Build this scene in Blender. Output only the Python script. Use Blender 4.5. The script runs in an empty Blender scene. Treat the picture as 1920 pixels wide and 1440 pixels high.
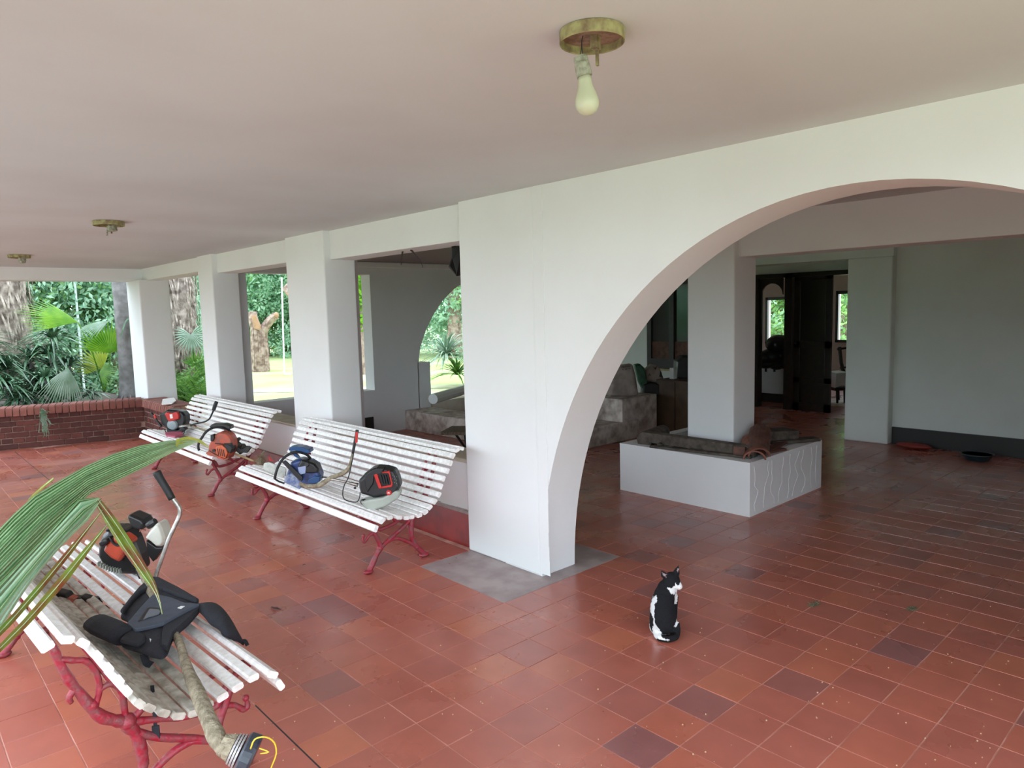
import bpy, math, random
import numpy as np
from mathutils import Vector, Matrix, noise
random.seed(7)
sc = bpy.context.scene
COL = sc.collection
V = Vector
PI = math.pi

# ------------------------------------------------------------------ camera, sky, exposure
CAM = V((-1.65018, -2.19407, 1.59142))
FPX, YAW, PITCH, ROLL = 1322.38, 0.831252, 0.104238, -0.0260075
cf = V((math.cos(YAW) * math.cos(PITCH), math.sin(YAW) * math.cos(PITCH), -math.sin(PITCH)))
_r = V((math.sin(YAW), -math.cos(YAW), 0)); _u = _r.cross(cf)
cr = math.cos(ROLL) * _r + math.sin(ROLL) * _u
cu = -math.sin(ROLL) * _r + math.cos(ROLL) * _u
FH = V((math.cos(YAW), math.sin(YAW), 0))
cd = bpy.data.cameras.new('camera'); cam = bpy.data.objects.new('camera', cd); COL.objects.link(cam)
cd.sensor_width = 36; cd.lens = FPX / 1920 * 36; cd.clip_start = 0.05; cd.clip_end = 300
m4 = Matrix((cr, cu, -cf)).transposed().to_4x4(); m4.translation = CAM
cam.matrix_world = m4
sc.camera = cam
w = bpy.data.worlds.new('overcast_sky'); sc.world = w; w.use_nodes = True
bg = w.node_tree.nodes['Background']; bg.inputs[0].default_value = (0.84, 0.955, 1.08, 1); bg.inputs[1].default_value = 4.3
sc.view_settings.view_transform = 'Standard'; sc.view_settings.look = 'None'
sc.view_settings.gamma = 1; sc.view_settings.use_curve_mapping = False
sc.view_settings.exposure = 0.40
sc.cycles.max_bounces = 12; sc.cycles.diffuse_bounces = 8; sc.cycles.glossy_bounces = 4
sc.cycles.transparent_max_bounces = 8; sc.cycles.caustics_reflective = False; sc.cycles.caustics_refractive = False
sc.cycles.sample_clamp_indirect = 8
sc.cycles.use_denoising = True

# ------------------------------------------------------------------ measuring helpers
def ray(px, py): return cf + cr * ((px - 960) / FPX) - cu * ((py - 720) / FPX)
def on(ax, val, px, py):                       # the real point on a level or upright plane seen in one direction
    d = ray(px, py); a = 'xyz'.index(ax); return CAM + d * ((val - CAM[a]) / d[a])
def onp(px, py, base, off=0.0):                # same for an upright plane through a base point, facing the viewer
    d = ray(px, py); t = ((base - CAM).dot(FH) + off) / d.dot(FH); return CAM + d * t
def at(px, py, dist): return CAM + ray(px, py).normalized() * dist

# ------------------------------------------------------------------ materials
def mat(name, col, rough=0.6, metal=0.0, vary=0.0, scale=8.0, col2=None, bump=0.0, bscale=None, trans=0.0, spec=None, coat=0.0, detail=4):
    m = bpy.data.materials.new(name); m.use_nodes = True
    nt = m.node_tree; b = nt.nodes['Principled BSDF']
    b.inputs['Base Color'].default_value = (*col, 1); b.inputs['Roughness'].default_value = rough
    b.inputs['Metallic'].default_value = metal
    if spec is not None: b.inputs['Specular IOR Level'].default_value = spec
    if coat: b.inputs['Coat Weight'].default_value = coat; b.inputs['Coat Roughness'].default_value = 0.15
    if vary or col2 or bump:
        g = nt.nodes.new('ShaderNodeNewGeometry')
        n = nt.nodes.new('ShaderNodeTexNoise'); n.inputs['Scale'].default_value = scale; n.inputs['Detail'].default_value = detail
        nt.links.new(g.outputs['Position'], n.inputs['Vector'])
        if vary or col2:
            r = nt.nodes.new('ShaderNodeValToRGB'); nt.links.new(n.outputs['Fac'], r.inputs[0])
            c2 = col2 if col2 else tuple(c * (1 - vary) for c in col)
            r.color_ramp.elements[0].position = 0.36; r.color_ramp.elements[1].position = 0.62
            r.color_ramp.elements[0].color = (*c2, 1); r.color_ramp.elements[1].color = (*col, 1)
            nt.links.new(r.outputs[0], b.inputs['Base Color'])
        if bump:
            n2 = nt.nodes.new('ShaderNodeTexNoise'); n2.inputs['Scale'].default_value = bscale or scale * 3; n2.inputs['Detail'].default_value = 6
            nt.links.new(g.outputs['Position'], n2.inputs['Vector'])
            bp = nt.nodes.new('ShaderNodeBump'); bp.inputs['Strength'].default_value = bump; bp.inputs['Distance'].default_value = 0.01
            nt.links.new(n2.outputs['Fac'], bp.inputs['Height']); nt.links.new(bp.outputs[0], b.inputs['Normal'])
    if trans:
        t = nt.nodes.new('ShaderNodeBsdfTranslucent'); mx = nt.nodes.new('ShaderNodeMixShader'); mx.inputs[0].default_value = trans
        out = nt.nodes['Material Output']
        src = b.inputs['Base Color'].links[0].from_socket if b.inputs['Base Color'].links else None
        if src: nt.links.new(src, t.inputs[0])
        else: t.inputs[0].default_value = (*col, 1)
        nt.links.new(b.outputs[0], mx.inputs[1]); nt.links.new(t.outputs[0], mx.inputs[2]); nt.links.new(mx.outputs[0], out.inputs[0])
    return m

def tile_mat():
    m = bpy.data.materials.new('red_cement_tile'); m.use_nodes = True
    nt = m.node_tree; b = nt.nodes['Principled BSDF']; N = nt.nodes.new; K = nt.links.new
    g = N('ShaderNodeNewGeometry')
    dv = N('ShaderNodeVectorMath'); dv.operation = 'DIVIDE'; dv.inputs[1].default_value = (0.2, 0.2, 10)
    fl = N('ShaderNodeVectorMath'); fl.operation = 'FLOOR'
    K(g.outputs['Position'], dv.inputs[0]); K(dv.outputs[0], fl.inputs[0])
    wn = N('ShaderNodeTexWhiteNoise'); wn.noise_dimensions = '2D'; K(fl.outputs[0], wn.inputs['Vector'])
    r = N('ShaderNodeValToRGB'); K(wn.outputs['Value'], r.inputs[0]); e = r.color_ramp.elements
    e[0].position = 0; e[0].color = (0.25, 0.095, 0.09, 1); e[1].position = 1.0; e[1].color = (0.46, 0.137, 0.075, 1)
    for p, c in ((0.05, (0.33, 0.105, 0.082, 1)), (0.12, (0.37, 0.107, 0.077, 1)), (0.6, (0.40, 0.113, 0.078, 1)), (0.9, (0.42, 0.120, 0.076, 1))):
        q = e.new(p); q.color = c
    n = N('ShaderNodeTexNoise'); n.inputs['Scale'].default_value = 7; n.inputs['Detail'].default_value = 5; K(g.outputs['Position'], n.inputs['Vector'])
    mx = N('ShaderNodeMix'); mx.data_type = 'RGBA'; mx.blend_type = 'MULTIPLY'; mx.inputs[0].default_value = 0.45
    r2 = N('ShaderNodeValToRGB'); K(n.outputs['Fac'], r2.inputs[0]); r2.color_ramp.elements[0].position = .3; r2.color_ramp.elements[1].position = .7
    r2.color_ramp.elements[0].color = (.78, .76, .76, 1); r2.color_ramp.elements[1].color = (1.12, 1.12, 1.12, 1)
    K(r.outputs[0], mx.inputs[6]); K(r2.outputs[0], mx.inputs[7])
    # dusty pale scuffs
    n3 = N('ShaderNodeTexNoise'); n3.inputs['Scale'].default_value = 14; n3.inputs['Detail'].default_value = 9; n3.inputs['Roughness'].default_value = .75
    K(g.outputs['Position'], n3.inputs['Vector'])
    r3 = N('ShaderNodeValToRGB'); K(n3.outputs['Fac'], r3.inputs[0]); r3.color_ramp.elements[0].position = .62; r3.color_ramp.elements[1].position = .78
    r3.color_ramp.elements[0].color = (0, 0, 0, 1); r3.color_ramp.elements[1].color = (.55, .55, .55, 1)
    mx2 = N('ShaderNodeMix'); mx2.data_type = 'RGBA'; K(r3.outputs[0], mx2.inputs[0]); K(mx.outputs[2], mx2.inputs[6]); mx2.inputs[7].default_value = (.42, .25, .22, 1)
    K(mx2.outputs[2], b.inputs['Base Color'])
    n4 = N('ShaderNodeTexNoise'); n4.inputs['Scale'].default_value = 2.2; n4.inputs['Detail'].default_value = 4; K(g.outputs['Position'], n4.inputs['Vector'])
    mr = N('ShaderNodeMapRange'); K(n4.outputs['Fac'], mr.inputs[0]); mr.inputs[1].default_value = .35; mr.inputs[2].default_value = .65
    mr.inputs[3].default_value = .22; mr.inputs[4].default_value = .42; K(mr.outputs[0], b.inputs['Roughness'])
    bp = N('ShaderNodeBump'); b.inputs['Specular IOR Level'].default_value = .85; b.inputs['Coat Weight'].default_value = .18; b.inputs['Coat Roughness'].default_value = .12
    return m

def brick_mat(name, c1, c2):
    m = bpy.data.materials.new(name); m.use_nodes = True
    nt = m.node_tree; b = nt.nodes['Principled BSDF']; N = nt.nodes.new; K = nt.links.new
    oi = N('ShaderNodeObjectInfo'); r = N('ShaderNodeValToRGB'); K(oi.outputs['Random'], r.inputs[0])
    r.color_ramp.elements[0].color = (*c1, 1); r.color_ramp.elements[1].color = (*c2, 1)
    g = N('ShaderNodeNewGeometry'); n = N('ShaderNodeTexNoise'); n.inputs['Scale'].default_value = 25; n.inputs['Detail'].default_value = 6; K(g.outputs['Position'], n.inputs['Vector'])
    r2 = N('ShaderNodeValToRGB'); K(n.outputs['Fac'], r2.inputs[0]); r2.color_ramp.elements[0].color = (.5, .5, .5, 1); r2.color_ramp.elements[1].color = (1.2, 1.2, 1.2, 1)
    mx = N('ShaderNodeMix'); mx.data_type = 'RGBA'; mx.blend_type = 'MULTIPLY'; mx.inputs[0].default_value = .7
    K(r.outputs[0], mx.inputs[6]); K(r2.outputs[0], mx.inputs[7]); K(mx.outputs[2], b.inputs['Base Color'])
    b.inputs['Roughness'].default_value = .85
    bp = N('ShaderNodeBump'); bp.inputs['Strength'].default_value = .6; bp.inputs['Distance'].default_value = .006; K(n.outputs['Fac'], bp.inputs['Height']); K(bp.outputs[0], b.inputs['Normal'])
    return m

WALL = mat('white_limewash', (.77, .785, .79), .85, col2=(.74, .745, .75), scale=1.3, bump=.18, bscale=9)
WALLB = mat('green_grey_wall_paint', (.72, .76, .73), .8, col2=(.67, .71, .68), scale=1.5, bump=.1, bscale=9)
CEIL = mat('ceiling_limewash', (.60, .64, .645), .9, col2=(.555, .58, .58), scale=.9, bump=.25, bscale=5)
TILE = tile_mat()
GROUT = mat('tile_grout', (.66, .40, .34), .8, col2=(.42, .18, .13), scale=5)
GROUTD = mat('dark_joint', (.03, .02, .02), .9)
CONC = mat('bare_concrete', (.38, .31, .30), .45, col2=(.27, .205, .20), scale=6, bump=.15, bscale=30)
REDP = mat('red_skirting_paint', (.27, .022, .018), .25, col2=(.17, .018, .016), scale=7)
DARKP = mat('dark_skirting_paint', (.020, .018, .018), .5)
BRICK = brick_mat('dark_red_brick', (.065, .018, .014), (.13, .034, .025))
COPE = brick_mat('coping_brick', (.17, .05, .038), (.27, .095, .07))
MORT = mat('mortar', (.32, .20, .155), .95, col2=(.17, .09, .07), scale=20)
SLAT = mat('white_slat_paint', (.86, .855, .85), .42, col2=(.70, .68, .65), scale=45, bump=.04, bscale=80, detail=10)
SLATD = mat('dirty_slat_paint', (.58, .56, .50), .7, col2=(.30, .27, .22), scale=22, bump=.08, bscale=60, detail=8)
IRON = mat('red_painted_iron', (.30, .012, .03), .45, col2=(.20, .055, .06), scale=38, bump=.5, bscale=50)
BLACK = mat('black_plastic', (.012, .012, .013), .42, vary=.3, scale=20)
RUBBER = mat('black_rubber', (.010, .010, .011), .6)
REDPL = mat('red_plastic', (.50, .022, .018), .35)
ORPL = mat('orange_plastic', (.50, .085, .045), .5, col2=(.26, .10, .07), scale=22)
BLUEPL = mat('blue_plastic', (.035, .075, .24), .35, col2=(.02, .03, .09), scale=25)
NAVY = mat('blue_guard_plastic', (.012, .06, .17), .35)
TANK = mat('grey_green_tank_plastic', (.36, .39, .34), .4, vary=.15, scale=10)
TANKW = mat('cloudy_white_tank_plastic', (.58, .57, .50), .4, vary=.15, scale=10)
METAL = mat('worn_steel', (.52, .50, .47), .38, metal=.9, col2=(.30, .28, .25), scale=40)
BARM = mat('saw_bar_steel', (.60, .64, .60), .45, metal=.4, col2=(.40, .43, .38), scale=30)
DIRT = mat('dried_grass_and_mud', (.36, .31, .22), .95, col2=(.20, .165, .11), scale=40, bump=1.0, bscale=90)
DRY = mat('dry_grass', (.30, .22, .12), .95, vary=.4, scale=60)
YELL = mat('yellow_cord', (.72, .52, .04), .5)
FABRIC = mat('black_harness_fabric', (.014, .015, .022), .85, vary=.3, scale=30, bump=.3, bscale=150)
PLATE = mat('slate_blue_padding', (.055, .065, .09), .7, vary=.2, scale=30)
WOODD = mat('dark_stained_wood', (.022, .012, .009), .35, col2=(.010, .007, .006), scale=14)
WOODC = mat('brown_cabinet_wood', (.085, .048, .024), .45, col2=(.06, .032, .017), scale=9)
LOG = mat('weathered_timber', (.105, .085, .068), .85, col2=(.05, .038, .03), scale=18, bump=.6, bscale=40)
REDW = mat('red_brown_board', (.14, .06, .042), .7, col2=(.07, .03, .022), scale=16, bump=.3)
TERRA = mat('terracotta', (.22, .075, .045), .7, col2=(.13, .045, .03), scale=20)
STONE = mat('rough_stone', (.66, .60, .54), .85, col2=(.33, .27, .23), scale=9, bump=.8, bscale=22, detail=8)
TANSTONE = mat('tan_plaster', (.58, .54, .45), .85, col2=(.47, .42, .33), scale=6, bump=.3)
CHIP = mat('speckled_table_top', (.17, .12, .08), .8, col2=(.07, .05, .035), scale=60, bump=.3)
BRASS = mat('tarnished_yellow_paint', (.36, .33, .15), .6, col2=(.17, .11, .06), scale=30, bump=.3, bscale=60)
SOCK = mat('grey_socket', (.38, .38, .30), .7, col2=(.2, .2, .15), scale=60)
BULB = mat('frosted_bulb_glass', (.66, .68, .50), .25, trans=.25)
GLASSD = mat('dark_glazing', (.03, .03, .026), .08)
SACK = mat('paper_sack', (.30, .25, .22), .8, col2=(.20, .16, .14), scale=8, bump=.4, bscale=12)
GREENB = mat('green_plastic_bag', (.02, .12, .06), .4, vary=.4, scale=15, bump=.5, bscale=15)
INK = mat('black_print', (.015, .014, .014), .7)
WHITEP = mat('white_paint_gloss', (.85, .84, .85), .4)
WHITEPL = mat('white_plastic', (.75, .76, .75), .4)
PINK = mat('pink_cloth', (.50, .10, .16), .8, vary=.3, scale=20)
STICK = mat('pale_bamboo', (.52, .40, .20), .6, vary=.25, scale=20)
GRASS = mat('lawn', (.30, .38, .12), .9, col2=(.46, .47, .27), scale=.35, bump=.6, bscale=25, detail=8)
SOIL = mat('dark_soil', (.055, .040, .028), .95, col2=(.02, .016, .012), scale=12, bump=.8)
LEAF1 = mat('green_leaf', (.38, .60, .22), .4, col2=(.18, .38, .13), scale=3.0, trans=.5)
LEAF2 = mat('blue_green_leaf', (.46, .66, .48), .4, col2=(.22, .42, .28), scale=2.5, trans=.5)
LEAF3 = mat('dark_strap_leaf', (.12, .24, .13), .22, col2=(.035, .09, .045), scale=5, trans=.15)
LEAF4 = mat('lime_palm_leaf', (.22, .44, .03), .35, col2=(.12, .32, .02), scale=6, trans=.5)
LEAF5 = mat('silver_green_leaf', (.26, .36, .27), .3, col2=(.12, .22, .12), scale=6, trans=.2)
LEAFY = mat('yellow_leaf', (.38, .46, .05), .4, trans=.5)
FERN = mat('bright_fern', (.15, .32, .05), .45, col2=(.06, .17, .03), scale=8, trans=.4)
BARKP = mat('shaggy_palm_bark', (.40, .34, .28), .9, col2=(.12, .09, .07), scale=10, bump=1.0, bscale=20)
BARKG = mat('grey_palm_trunk', (.24, .23, .23), .8, col2=(.15, .14, .135), scale=10, bump=.5, bscale=30)
BARKS = mat('furrowed_bark', (.40, .30, .25), .9, col2=(.16, .10, .08), scale=8, bump=1.0, bscale=14)
CUTW = mat('fresh_cut_wood', (.42, .24, .14), .7, vary=.25, scale=8)
POLE = mat('white_pole_paint', (.72, .78, .76), .5)

def frond_mat():
    m = mat('frond_green', (.16, .34, .15), .36, col2=(.07, .21, .06), scale=5, trans=.15, detail=3)
    return m
FROND = frond_mat()
FRONDL = mat('frond_pale_underside', (.34, .54, .38), .4, col2=(.22, .42, .25), scale=5, trans=.15)
FRONDB = mat('frond_browning', (.16, .26, .03), .5, col2=(.20, .06, .02), scale=28, trans=.15)
FRONDY = mat('frond_yellow', (.50, .45, .05), .5, col2=(.28, .36, .05), scale=30, trans=.2)

# ------------------------------------------------------------------ geometry helpers
class G:
    def __init__(s): s.v = []; s.f = []
    def add(s, vs, fs):
        o = len(s.v); s.v += [V(p) for p in vs]; s.f += [tuple(i + o for i in f) for f in fs]; return s
    def box(s, x0, x1, y0, y1, z0, z1):
        return s.add([(x0,y0,z0),(x1,y0,z0),(x1,y1,z0),(x0,y1,z0),(x0,y0,z1),(x1,y0,z1),(x1,y1,z1),(x0,y1,z1)],
              [(0,3,2,1),(4,5,6,7),(0,1,5,4),(1,2,6,5),(2,3,7,6),(3,0,4,7)])
    def obox(s, c, ax, hs):                       # oriented box: centre, three axes, half sizes
        a, b, d = [V(q).normalized() * h for q, h in zip(ax, hs)]; c = V(c)
        P = [c + a*i + b*j + d*k for k in (-1, 1) for i, j in ((-1,-1),(1,-1),(1,1),(-1,1))]
        return s.add(P, [(0,3,2,1),(4,5,6,7),(0,1,5,4),(1,2,6,5),(2,3,7,6),(3,0,4,7)])
    def cbox(s, c, ax, hs, ch):                   # box chamfered along its first axis
        a, b, d = [V(q).normalized() for q in ax]; c = V(c); hb, hd = hs[1], hs[2]
        prof = [(-hb+ch,-hd),(hb-ch,-hd),(hb,-hd+ch),(hb,hd-ch),(hb-ch,hd),(-hb+ch,hd),(-hb,hd-ch),(-hb,-hd+ch)]
        P = [c + a*(i*hs[0]) + b*p + d*q for i in (-1, 1) for p, q in prof]; n = 8
        return s.add(P, [tuple(range(n))[::-1], tuple(range(n, 2*n))] + [(i, (i+1) % n, n+(i+1) % n, n+i) for i in range(n)])
    def tube(s, pts, rad, seg=8, cap=True, jit=0.0, flat=None):
        pts = [V(p) for p in pts]; n = len(pts)
        if not hasattr(rad, '__len__'): rad = [rad] * n
        t0 = (pts[1] - pts[0]).normalized()
        up = V((0, 0, 1)) if abs(t0.z) < .9 else V((1, 0, 0))
        a = t0.cross(up).normalized(); vs = []
        for i in range(n):
            t = (pts[min(i+1, n-1)] - pts[max(i-1, 0)]).normalized()
            a = (a - t * a.dot(t)).normalized(); b = t.cross(a)
            for k in range(seg):
                an = 2*PI*k/seg; r = rad[i] * (1 + (random.uniform(-jit, jit) if jit else 0))
                vs.append(pts[i] + a*math.cos(an)*r + b*math.sin(an)*r*(flat or 1))
        fs = [(i*seg+k, i*seg+(k+1) % seg, (i+1)*seg+(k+1) % seg, (i+1)*seg+k) for i in range(n-1) for k in range(seg)]
        if cap: fs += [tuple(range(seg))[::-1], tuple((n-1)*seg + k for k in range(seg))]
        return s.add(vs, fs)
    def lathe(s, c, axis, prof, seg=20):          # prof: (radius, along)
        axis = V(axis).normalized(); up = V((0,0,1)) if abs(axis.z) < .9 else V((1,0,0)); a = axis.cross(up).normalized(); b = axis.cross(a); c = V(c)
        vs = [c + axis*h + (a*math.cos(2*PI*k/seg) + b*math.sin(2*PI*k/seg))*max(r, 1e-4) for r, h in prof for k in range(seg)]
        n = len(prof)
        fs = [(i*seg+k, i*seg+(k+1) % seg, (i+1)*seg+(k+1) % seg, (i+1)*seg+k) for i in range(n-1) for k in range(seg)]
        fs += [tuple(range(seg))[::-1], tuple((n-1)*seg + k for k in range(seg))]
        return s.add(vs, fs)
    def ball(s, c, r, seg=14, rings=9, ax=None, jit=0.0):
        c = V(c); r = r if hasattr(r, '__len__') else (r, r, r)
        ax = [V(a) for a in ax] if ax else [V((1,0,0)), V((0,1,0)), V((0,0,1))]
        prof = [(math.sin(PI*i/rings), -math.cos(PI*i/rings)) for i in range(rings+1)]
        vs = []
        for p, h in prof:
            for k in range(seg):
                q = 1 + random.uniform(-jit, jit) if jit else 1
                vs.append(c + (ax[0]*r[0]*p*math.cos(2*PI*k/seg) + ax[1]*r[1]*p*math.sin(2*PI*k/seg) + ax[2]*r[2]*h)*q)
        fs = [(i*seg+k, i*seg+(k+1) % seg, (i+1)*seg+(k+1) % seg, (i+1)*seg+k) for i in range(rings) for k in range(seg)]
        return s.add(vs, fs)
    def prism(s, pts, ext, inset=0.0):            # outline polygon pushed along a vector, edges optionally bevelled in
        pts = [V(p) for p in pts]; ext = V(ext); n = len(pts); c = sum(pts, V()) / n
        def ring(k, off): return [p + (c - p).normalized() * k + off for p in pts]
        L = [ring(inset, V()), ring(0, ext * .18), ring(0, ext * .82), ring(inset, ext)] if inset else [ring(0, V()), ring(0, ext)]
        vs = [p for r_ in L for p in r_]; m_ = len(L)
        fs = [(j*n+i, j*n+(i+1) % n, (j+1)*n+(i+1) % n, (j+1)*n+i) for j in range(m_-1) for i in range(n)]
        fs += [tuple(range(n))[::-1], tuple((m_-1)*n+i for i in range(n))]
        return s.add(vs, fs)
    def ribbon(s, pts, wid, side, fold=0.0, nrm=None):   # strap with centre fold
        pts = [V(p) for p in pts]; n = len(pts); vs = []
        for i, p in enumerate(pts):
            t = (pts[min(i+1, n-1)] - pts[max(i-1, 0)]).normalized()
            sd = side if not callable(side) else side(i)
            sd = (sd - t*sd.dot(t)); sd = sd.normalized() if sd.length > 1e-5 else t.orthogonal().normalized()
            nn = t.cross(sd); wd = wid[i] if hasattr(wid, '__len__') else wid
            vs += [p - sd*wd + nn*fold*wd, p.copy(), p + sd*wd + nn*fold*wd]
        fs = [q for i in range(n-1) for q in ((i*3, i*3+1, i*3+4, i*3+3), (i*3+1, i*3+2, i*3+5, i*3+4))]
        return s.add(vs, fs)

def setp(o, label=None, cat=None, group=None, kind=None):
    for k, v in (('label', label), ('category', cat), ('group', group), ('kind', kind)):
        if v: o[k] = v
    return o
OFF = {}
def obj(name, g, m, parent=None, smooth=False, label=None, cat=None, group=None, kind=None, bevel=0):
    off = OFF.get(parent.name, V((0,0,0))) if parent else V((0,0,0))
    me = bpy.data.meshes.new(name)
    me.from_pydata([tuple(p - off) for p in g.v], [], g.f); me.validate()
    for mm in (m if isinstance(m, (list, tuple)) else [m]): me.materials.append(mm)
    if smooth: me.polygons.foreach_set('use_smooth', [True] * len(me.polygons))
    o = bpy.data.objects.new(name, me); COL.objects.link(o)
    if parent: o.parent = parent; OFF[o.name] = off
    if bevel:
        b = o.modifiers.new('b', 'BEVEL'); b.width = bevel; b.segments = 2; b.limit_method = 'ANGLE'; b.angle_limit = math.radians(40)
    return setp(o, label, cat, group, kind)
def fix(o):                                        # recompute outward normals
    import bmesh
    bm = bmesh.new(); bm.from_mesh(o.data); bmesh.ops.recalc_face_normals(bm, faces=bm.faces); bm.to_mesh(o.data); bm.free(); return o
def thing(name, label, cat, loc=(0,0,0), group=None, kind=None):
    o = bpy.data.objects.new(name, None); o.location = loc; o.empty_display_size = .1; COL.objects.link(o)
    OFF[o.name] = V(loc); return setp(o, label, cat, group, kind)
def struct(name, g, m, parent=None, **k):
    return obj(name, g, m, parent, kind='structure', **k)
def copy_tree(o, parent=None):
    c = o.copy(); COL.objects.link(c); c.parent = parent
    for ch in list(o.children): copy_tree(ch, c)
    return c
def smoothpath(pts, k=4):
    pts = [V(p) for p in pts]; out = []
    for i in range(len(pts)-1):
        p0, p1, p2, p3 = pts[max(i-1, 0)], pts[i], pts[i+1], pts[min(i+2, len(pts)-1)]
        for j in range(k):
            t = j/k
            out.append(.5*((2*p1) + (p2-p0)*t + (2*p0-5*p1+4*p2-p3)*t*t + (3*p1-p0-3*p2+p3)*t**3))
    return out + [pts[-1]]

# ================================================================== STRUCTURE
ZC = 2.285
# ---- floor
floor = struct('floor', G().box(-2.7, 12.6, -3.4, 8.35, -.12, -.0022).box(-2.7, 1.0, 8.3, 9.3, -.12, -.0022), GROUT)
patch = lambda i, j: 4 <= i < 9 and 3 <= j < 7
def walls_here(x, y): return 1.2 < x < 1.5 and (y > 1.4 or y < -2.8)
cells = []
for i in range(-13, 62):
    for j in range(-17, 43):
        x, y = (i+.5)*.2, (j+.5)*.2
        if patch(i, j) or walls_here(x, y) or (x > 1.2 and y > 5.9): continue
        if x > 6.7 and y < .7: continue
        if y > 8.6 - (x + .5)*.277: continue
        d = V((x, y, 0)) - CAM; z = d.dot(cf)
        if z < .3: cells.append((2, z, i, j)); continue
        px = 960 + FPX*d.dot(cr)/z; py = 720 - FPX*d.dot(cu)/z
        cells.append((0 if (0 <= px <= 1920 and py <= 1440) else 1, z, i, j))
cells.sort()
def tile_geo(g, cx, cy, dz=0, h=.0982, c=.0010):
    g.add([(cx-h,cy-h,-.004),(cx+h,cy-h,-.004),(cx+h,cy+h,-.004),(cx-h,cy+h,-.004),
           (cx-h+c,cy-h+c,dz),(cx+h-c,cy-h+c,dz),(cx+h-c,cy+h-c,dz),(cx-h+c,cy+h-c,dz)],
          [(4,5,6,7),(0,1,5,4),(1,2,6,5),(2,3,7,6),(3,0,4,7)])
tg = G(); tile_geo(tg, 0, 0)
tproto = bpy.data.meshes.new('tile'); tproto.from_pydata([tuple(p) for p in tg.v], [], tg.f); tproto.materials.append(TILE)
rest = G()
for n, (_, z, i, j) in enumerate(cells):
    x, y = (i+.5)*.2, (j+.5)*.2
    if n < 298:
        o = bpy.data.objects.new('tile', tproto); o.location = (x, y, random.uniform(-.0004, .0004)); o.parent = floor
        o.rotation_euler = (random.uniform(-.002, .002), random.uniform(-.002, .002), random.uniform(-.004, .004)); COL.objects.link(o)
    else: tile_geo(rest, x, y, random.uniform(-.0004, .0004))
obj('tile_field', rest, TILE, floor, kind='stuff')
obj('concrete_patch', G().box(.802, 1.798, .602, 1.398, -.01, -.0008), CONC, floor)
for a, b in (((480, 1322), (640, 1440)), ((24, 847), (92, 906))):
    p, q = on('z', .0006, *a), on('z', .0006, *b); q.x = p.x
    obj('dark_joint', G().box(round(p.x/.2)*.2-.003, round(p.x/.2)*.2+.003, min(p.y, q.y), max(p.y, q.y), -.004, .0005), GROUTD, floor)

# ---- ceiling
struct('ceiling', G().box(-2.7, 12.6, -3.4, 8.85, ZC, ZC+.16), CEIL)

# ---- verandah wall with elliptical arch
def arch_wall(x0, x1, y_from, y_to, yc, a, h, ztop, n=56):
    g = G(); pts = []
    for k in range(n+1):
        th = PI*k/n; pts.append((yc + a*math.cos(th), h*math.sin(th)))
    pts = [(yc + a, 0)] + pts[1:-1] + [(yc - a, 0)]
    prof = [(y_from, 0)] + pts + [(y_to, 0), (y_to, ztop), (y_from, ztop)]
    # build as quad strips between arch line and top
    for xx, flip in ((x0, False), (x1, True)):
        o = len(g.v); vs = []; fs = []
        for (y, z) in pts: vs += [V((xx, y, z)), V((xx, y, ztop))]
        for k in range(len(pts)-1):
            q = (2*k, 2*k+1, 2*k+3, 2*k+2); fs.append(q if not flip else q[::-1])
        g.add(vs, fs)
        g.add([(xx,y_from,0),(xx,pts[0][0],0),(xx,pts[0][0],ztop),(xx,y_from,ztop)], [(0,3,2,1) if flip else (0,1,2,3)])
        g.add([(xx,y_to,0),(xx,pts[-1][0],0),(xx,pts[-1][0],ztop),(xx,y_to,ztop)], [(0,1,2,3) if flip else (0,3,2,1)])
    vs = []; fs = []
    for (y, z) in pts: vs += [V((x0, y, z)), V((x1, y, z))]
    for k in range(len(pts)-1): fs.append((2*k, 2*k+1, 2*k+3, 2*k+2))
    g.add(vs, fs)
    g.add([(x0,y_from,0),(x1,y_from,0),(x1,y_from,ztop),(x0,y_from,ztop)], [(0,1,2,3)])
    g.add([(x0,y_to,0),(x1,y_to,0),(x1,y_to,ztop),(x0,y_to,ztop)], [(0,3,2,1)])
    return g
WX0, WX1 = 1.215, 1.5
wl = fix(struct('wall_verandah', arch_wall(WX0, WX1, 1.05, -3.4, -1.04, 1.76, 2.045, ZC+.01), WALL))
g = G().box(WX0-.004, WX1, .735, 1.415, 0, ZC+.01)
struct('wall_pier', g, WALL, bevel=.012)
# rough seam where the pier meets the arch
sm = G()
for k in range(26):
    z = .02 + k*.088; sm.box(WX0-.004-random.uniform(0, .0012), WX0+.001, .655+random.uniform(-.003, .003), .733, z, z+.089)
obj('plaster_seam', sm, WALL, wl)
struct('wall_column_middle', G().box(WX0-.01, 1.5, 3.21, 3.92, 0, ZC+.01), WALL, bevel=.012)
struct('wall_column_far', G().box(WX0-.01, 1.5, 5.75, 6.19, 0, ZC+.01), WALL, bevel=.012)
struct('wall_column_corner', G().box(1.13, 1.515, 8.25, 8.86, 0, 2.13), WALL, bevel=.015)
struct('wall_column_inner', G().box(1.49, 1.545, 3.25, 3.9, 0, 2.27), mat('painted_shade_plaster', (.40, .35, .34), .85))  # plaster strip in shade, the shade put into its dark colour
struct('wall_beam_near', G().box(1.268, 1.5, 1.41, 3.215, 2.05, ZC+.01), WALL, bevel=.006)
struct('wall_beam_middle', G().box(1.268, 1.5, 3.915, 5.755, 2.08, ZC+.01), WALL, bevel=.006)
struct('wall_beam_far', G().box(1.24, 1.5, 6.185, 8.86, 2.125, ZC+.01), WALL, bevel=.006)
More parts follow.
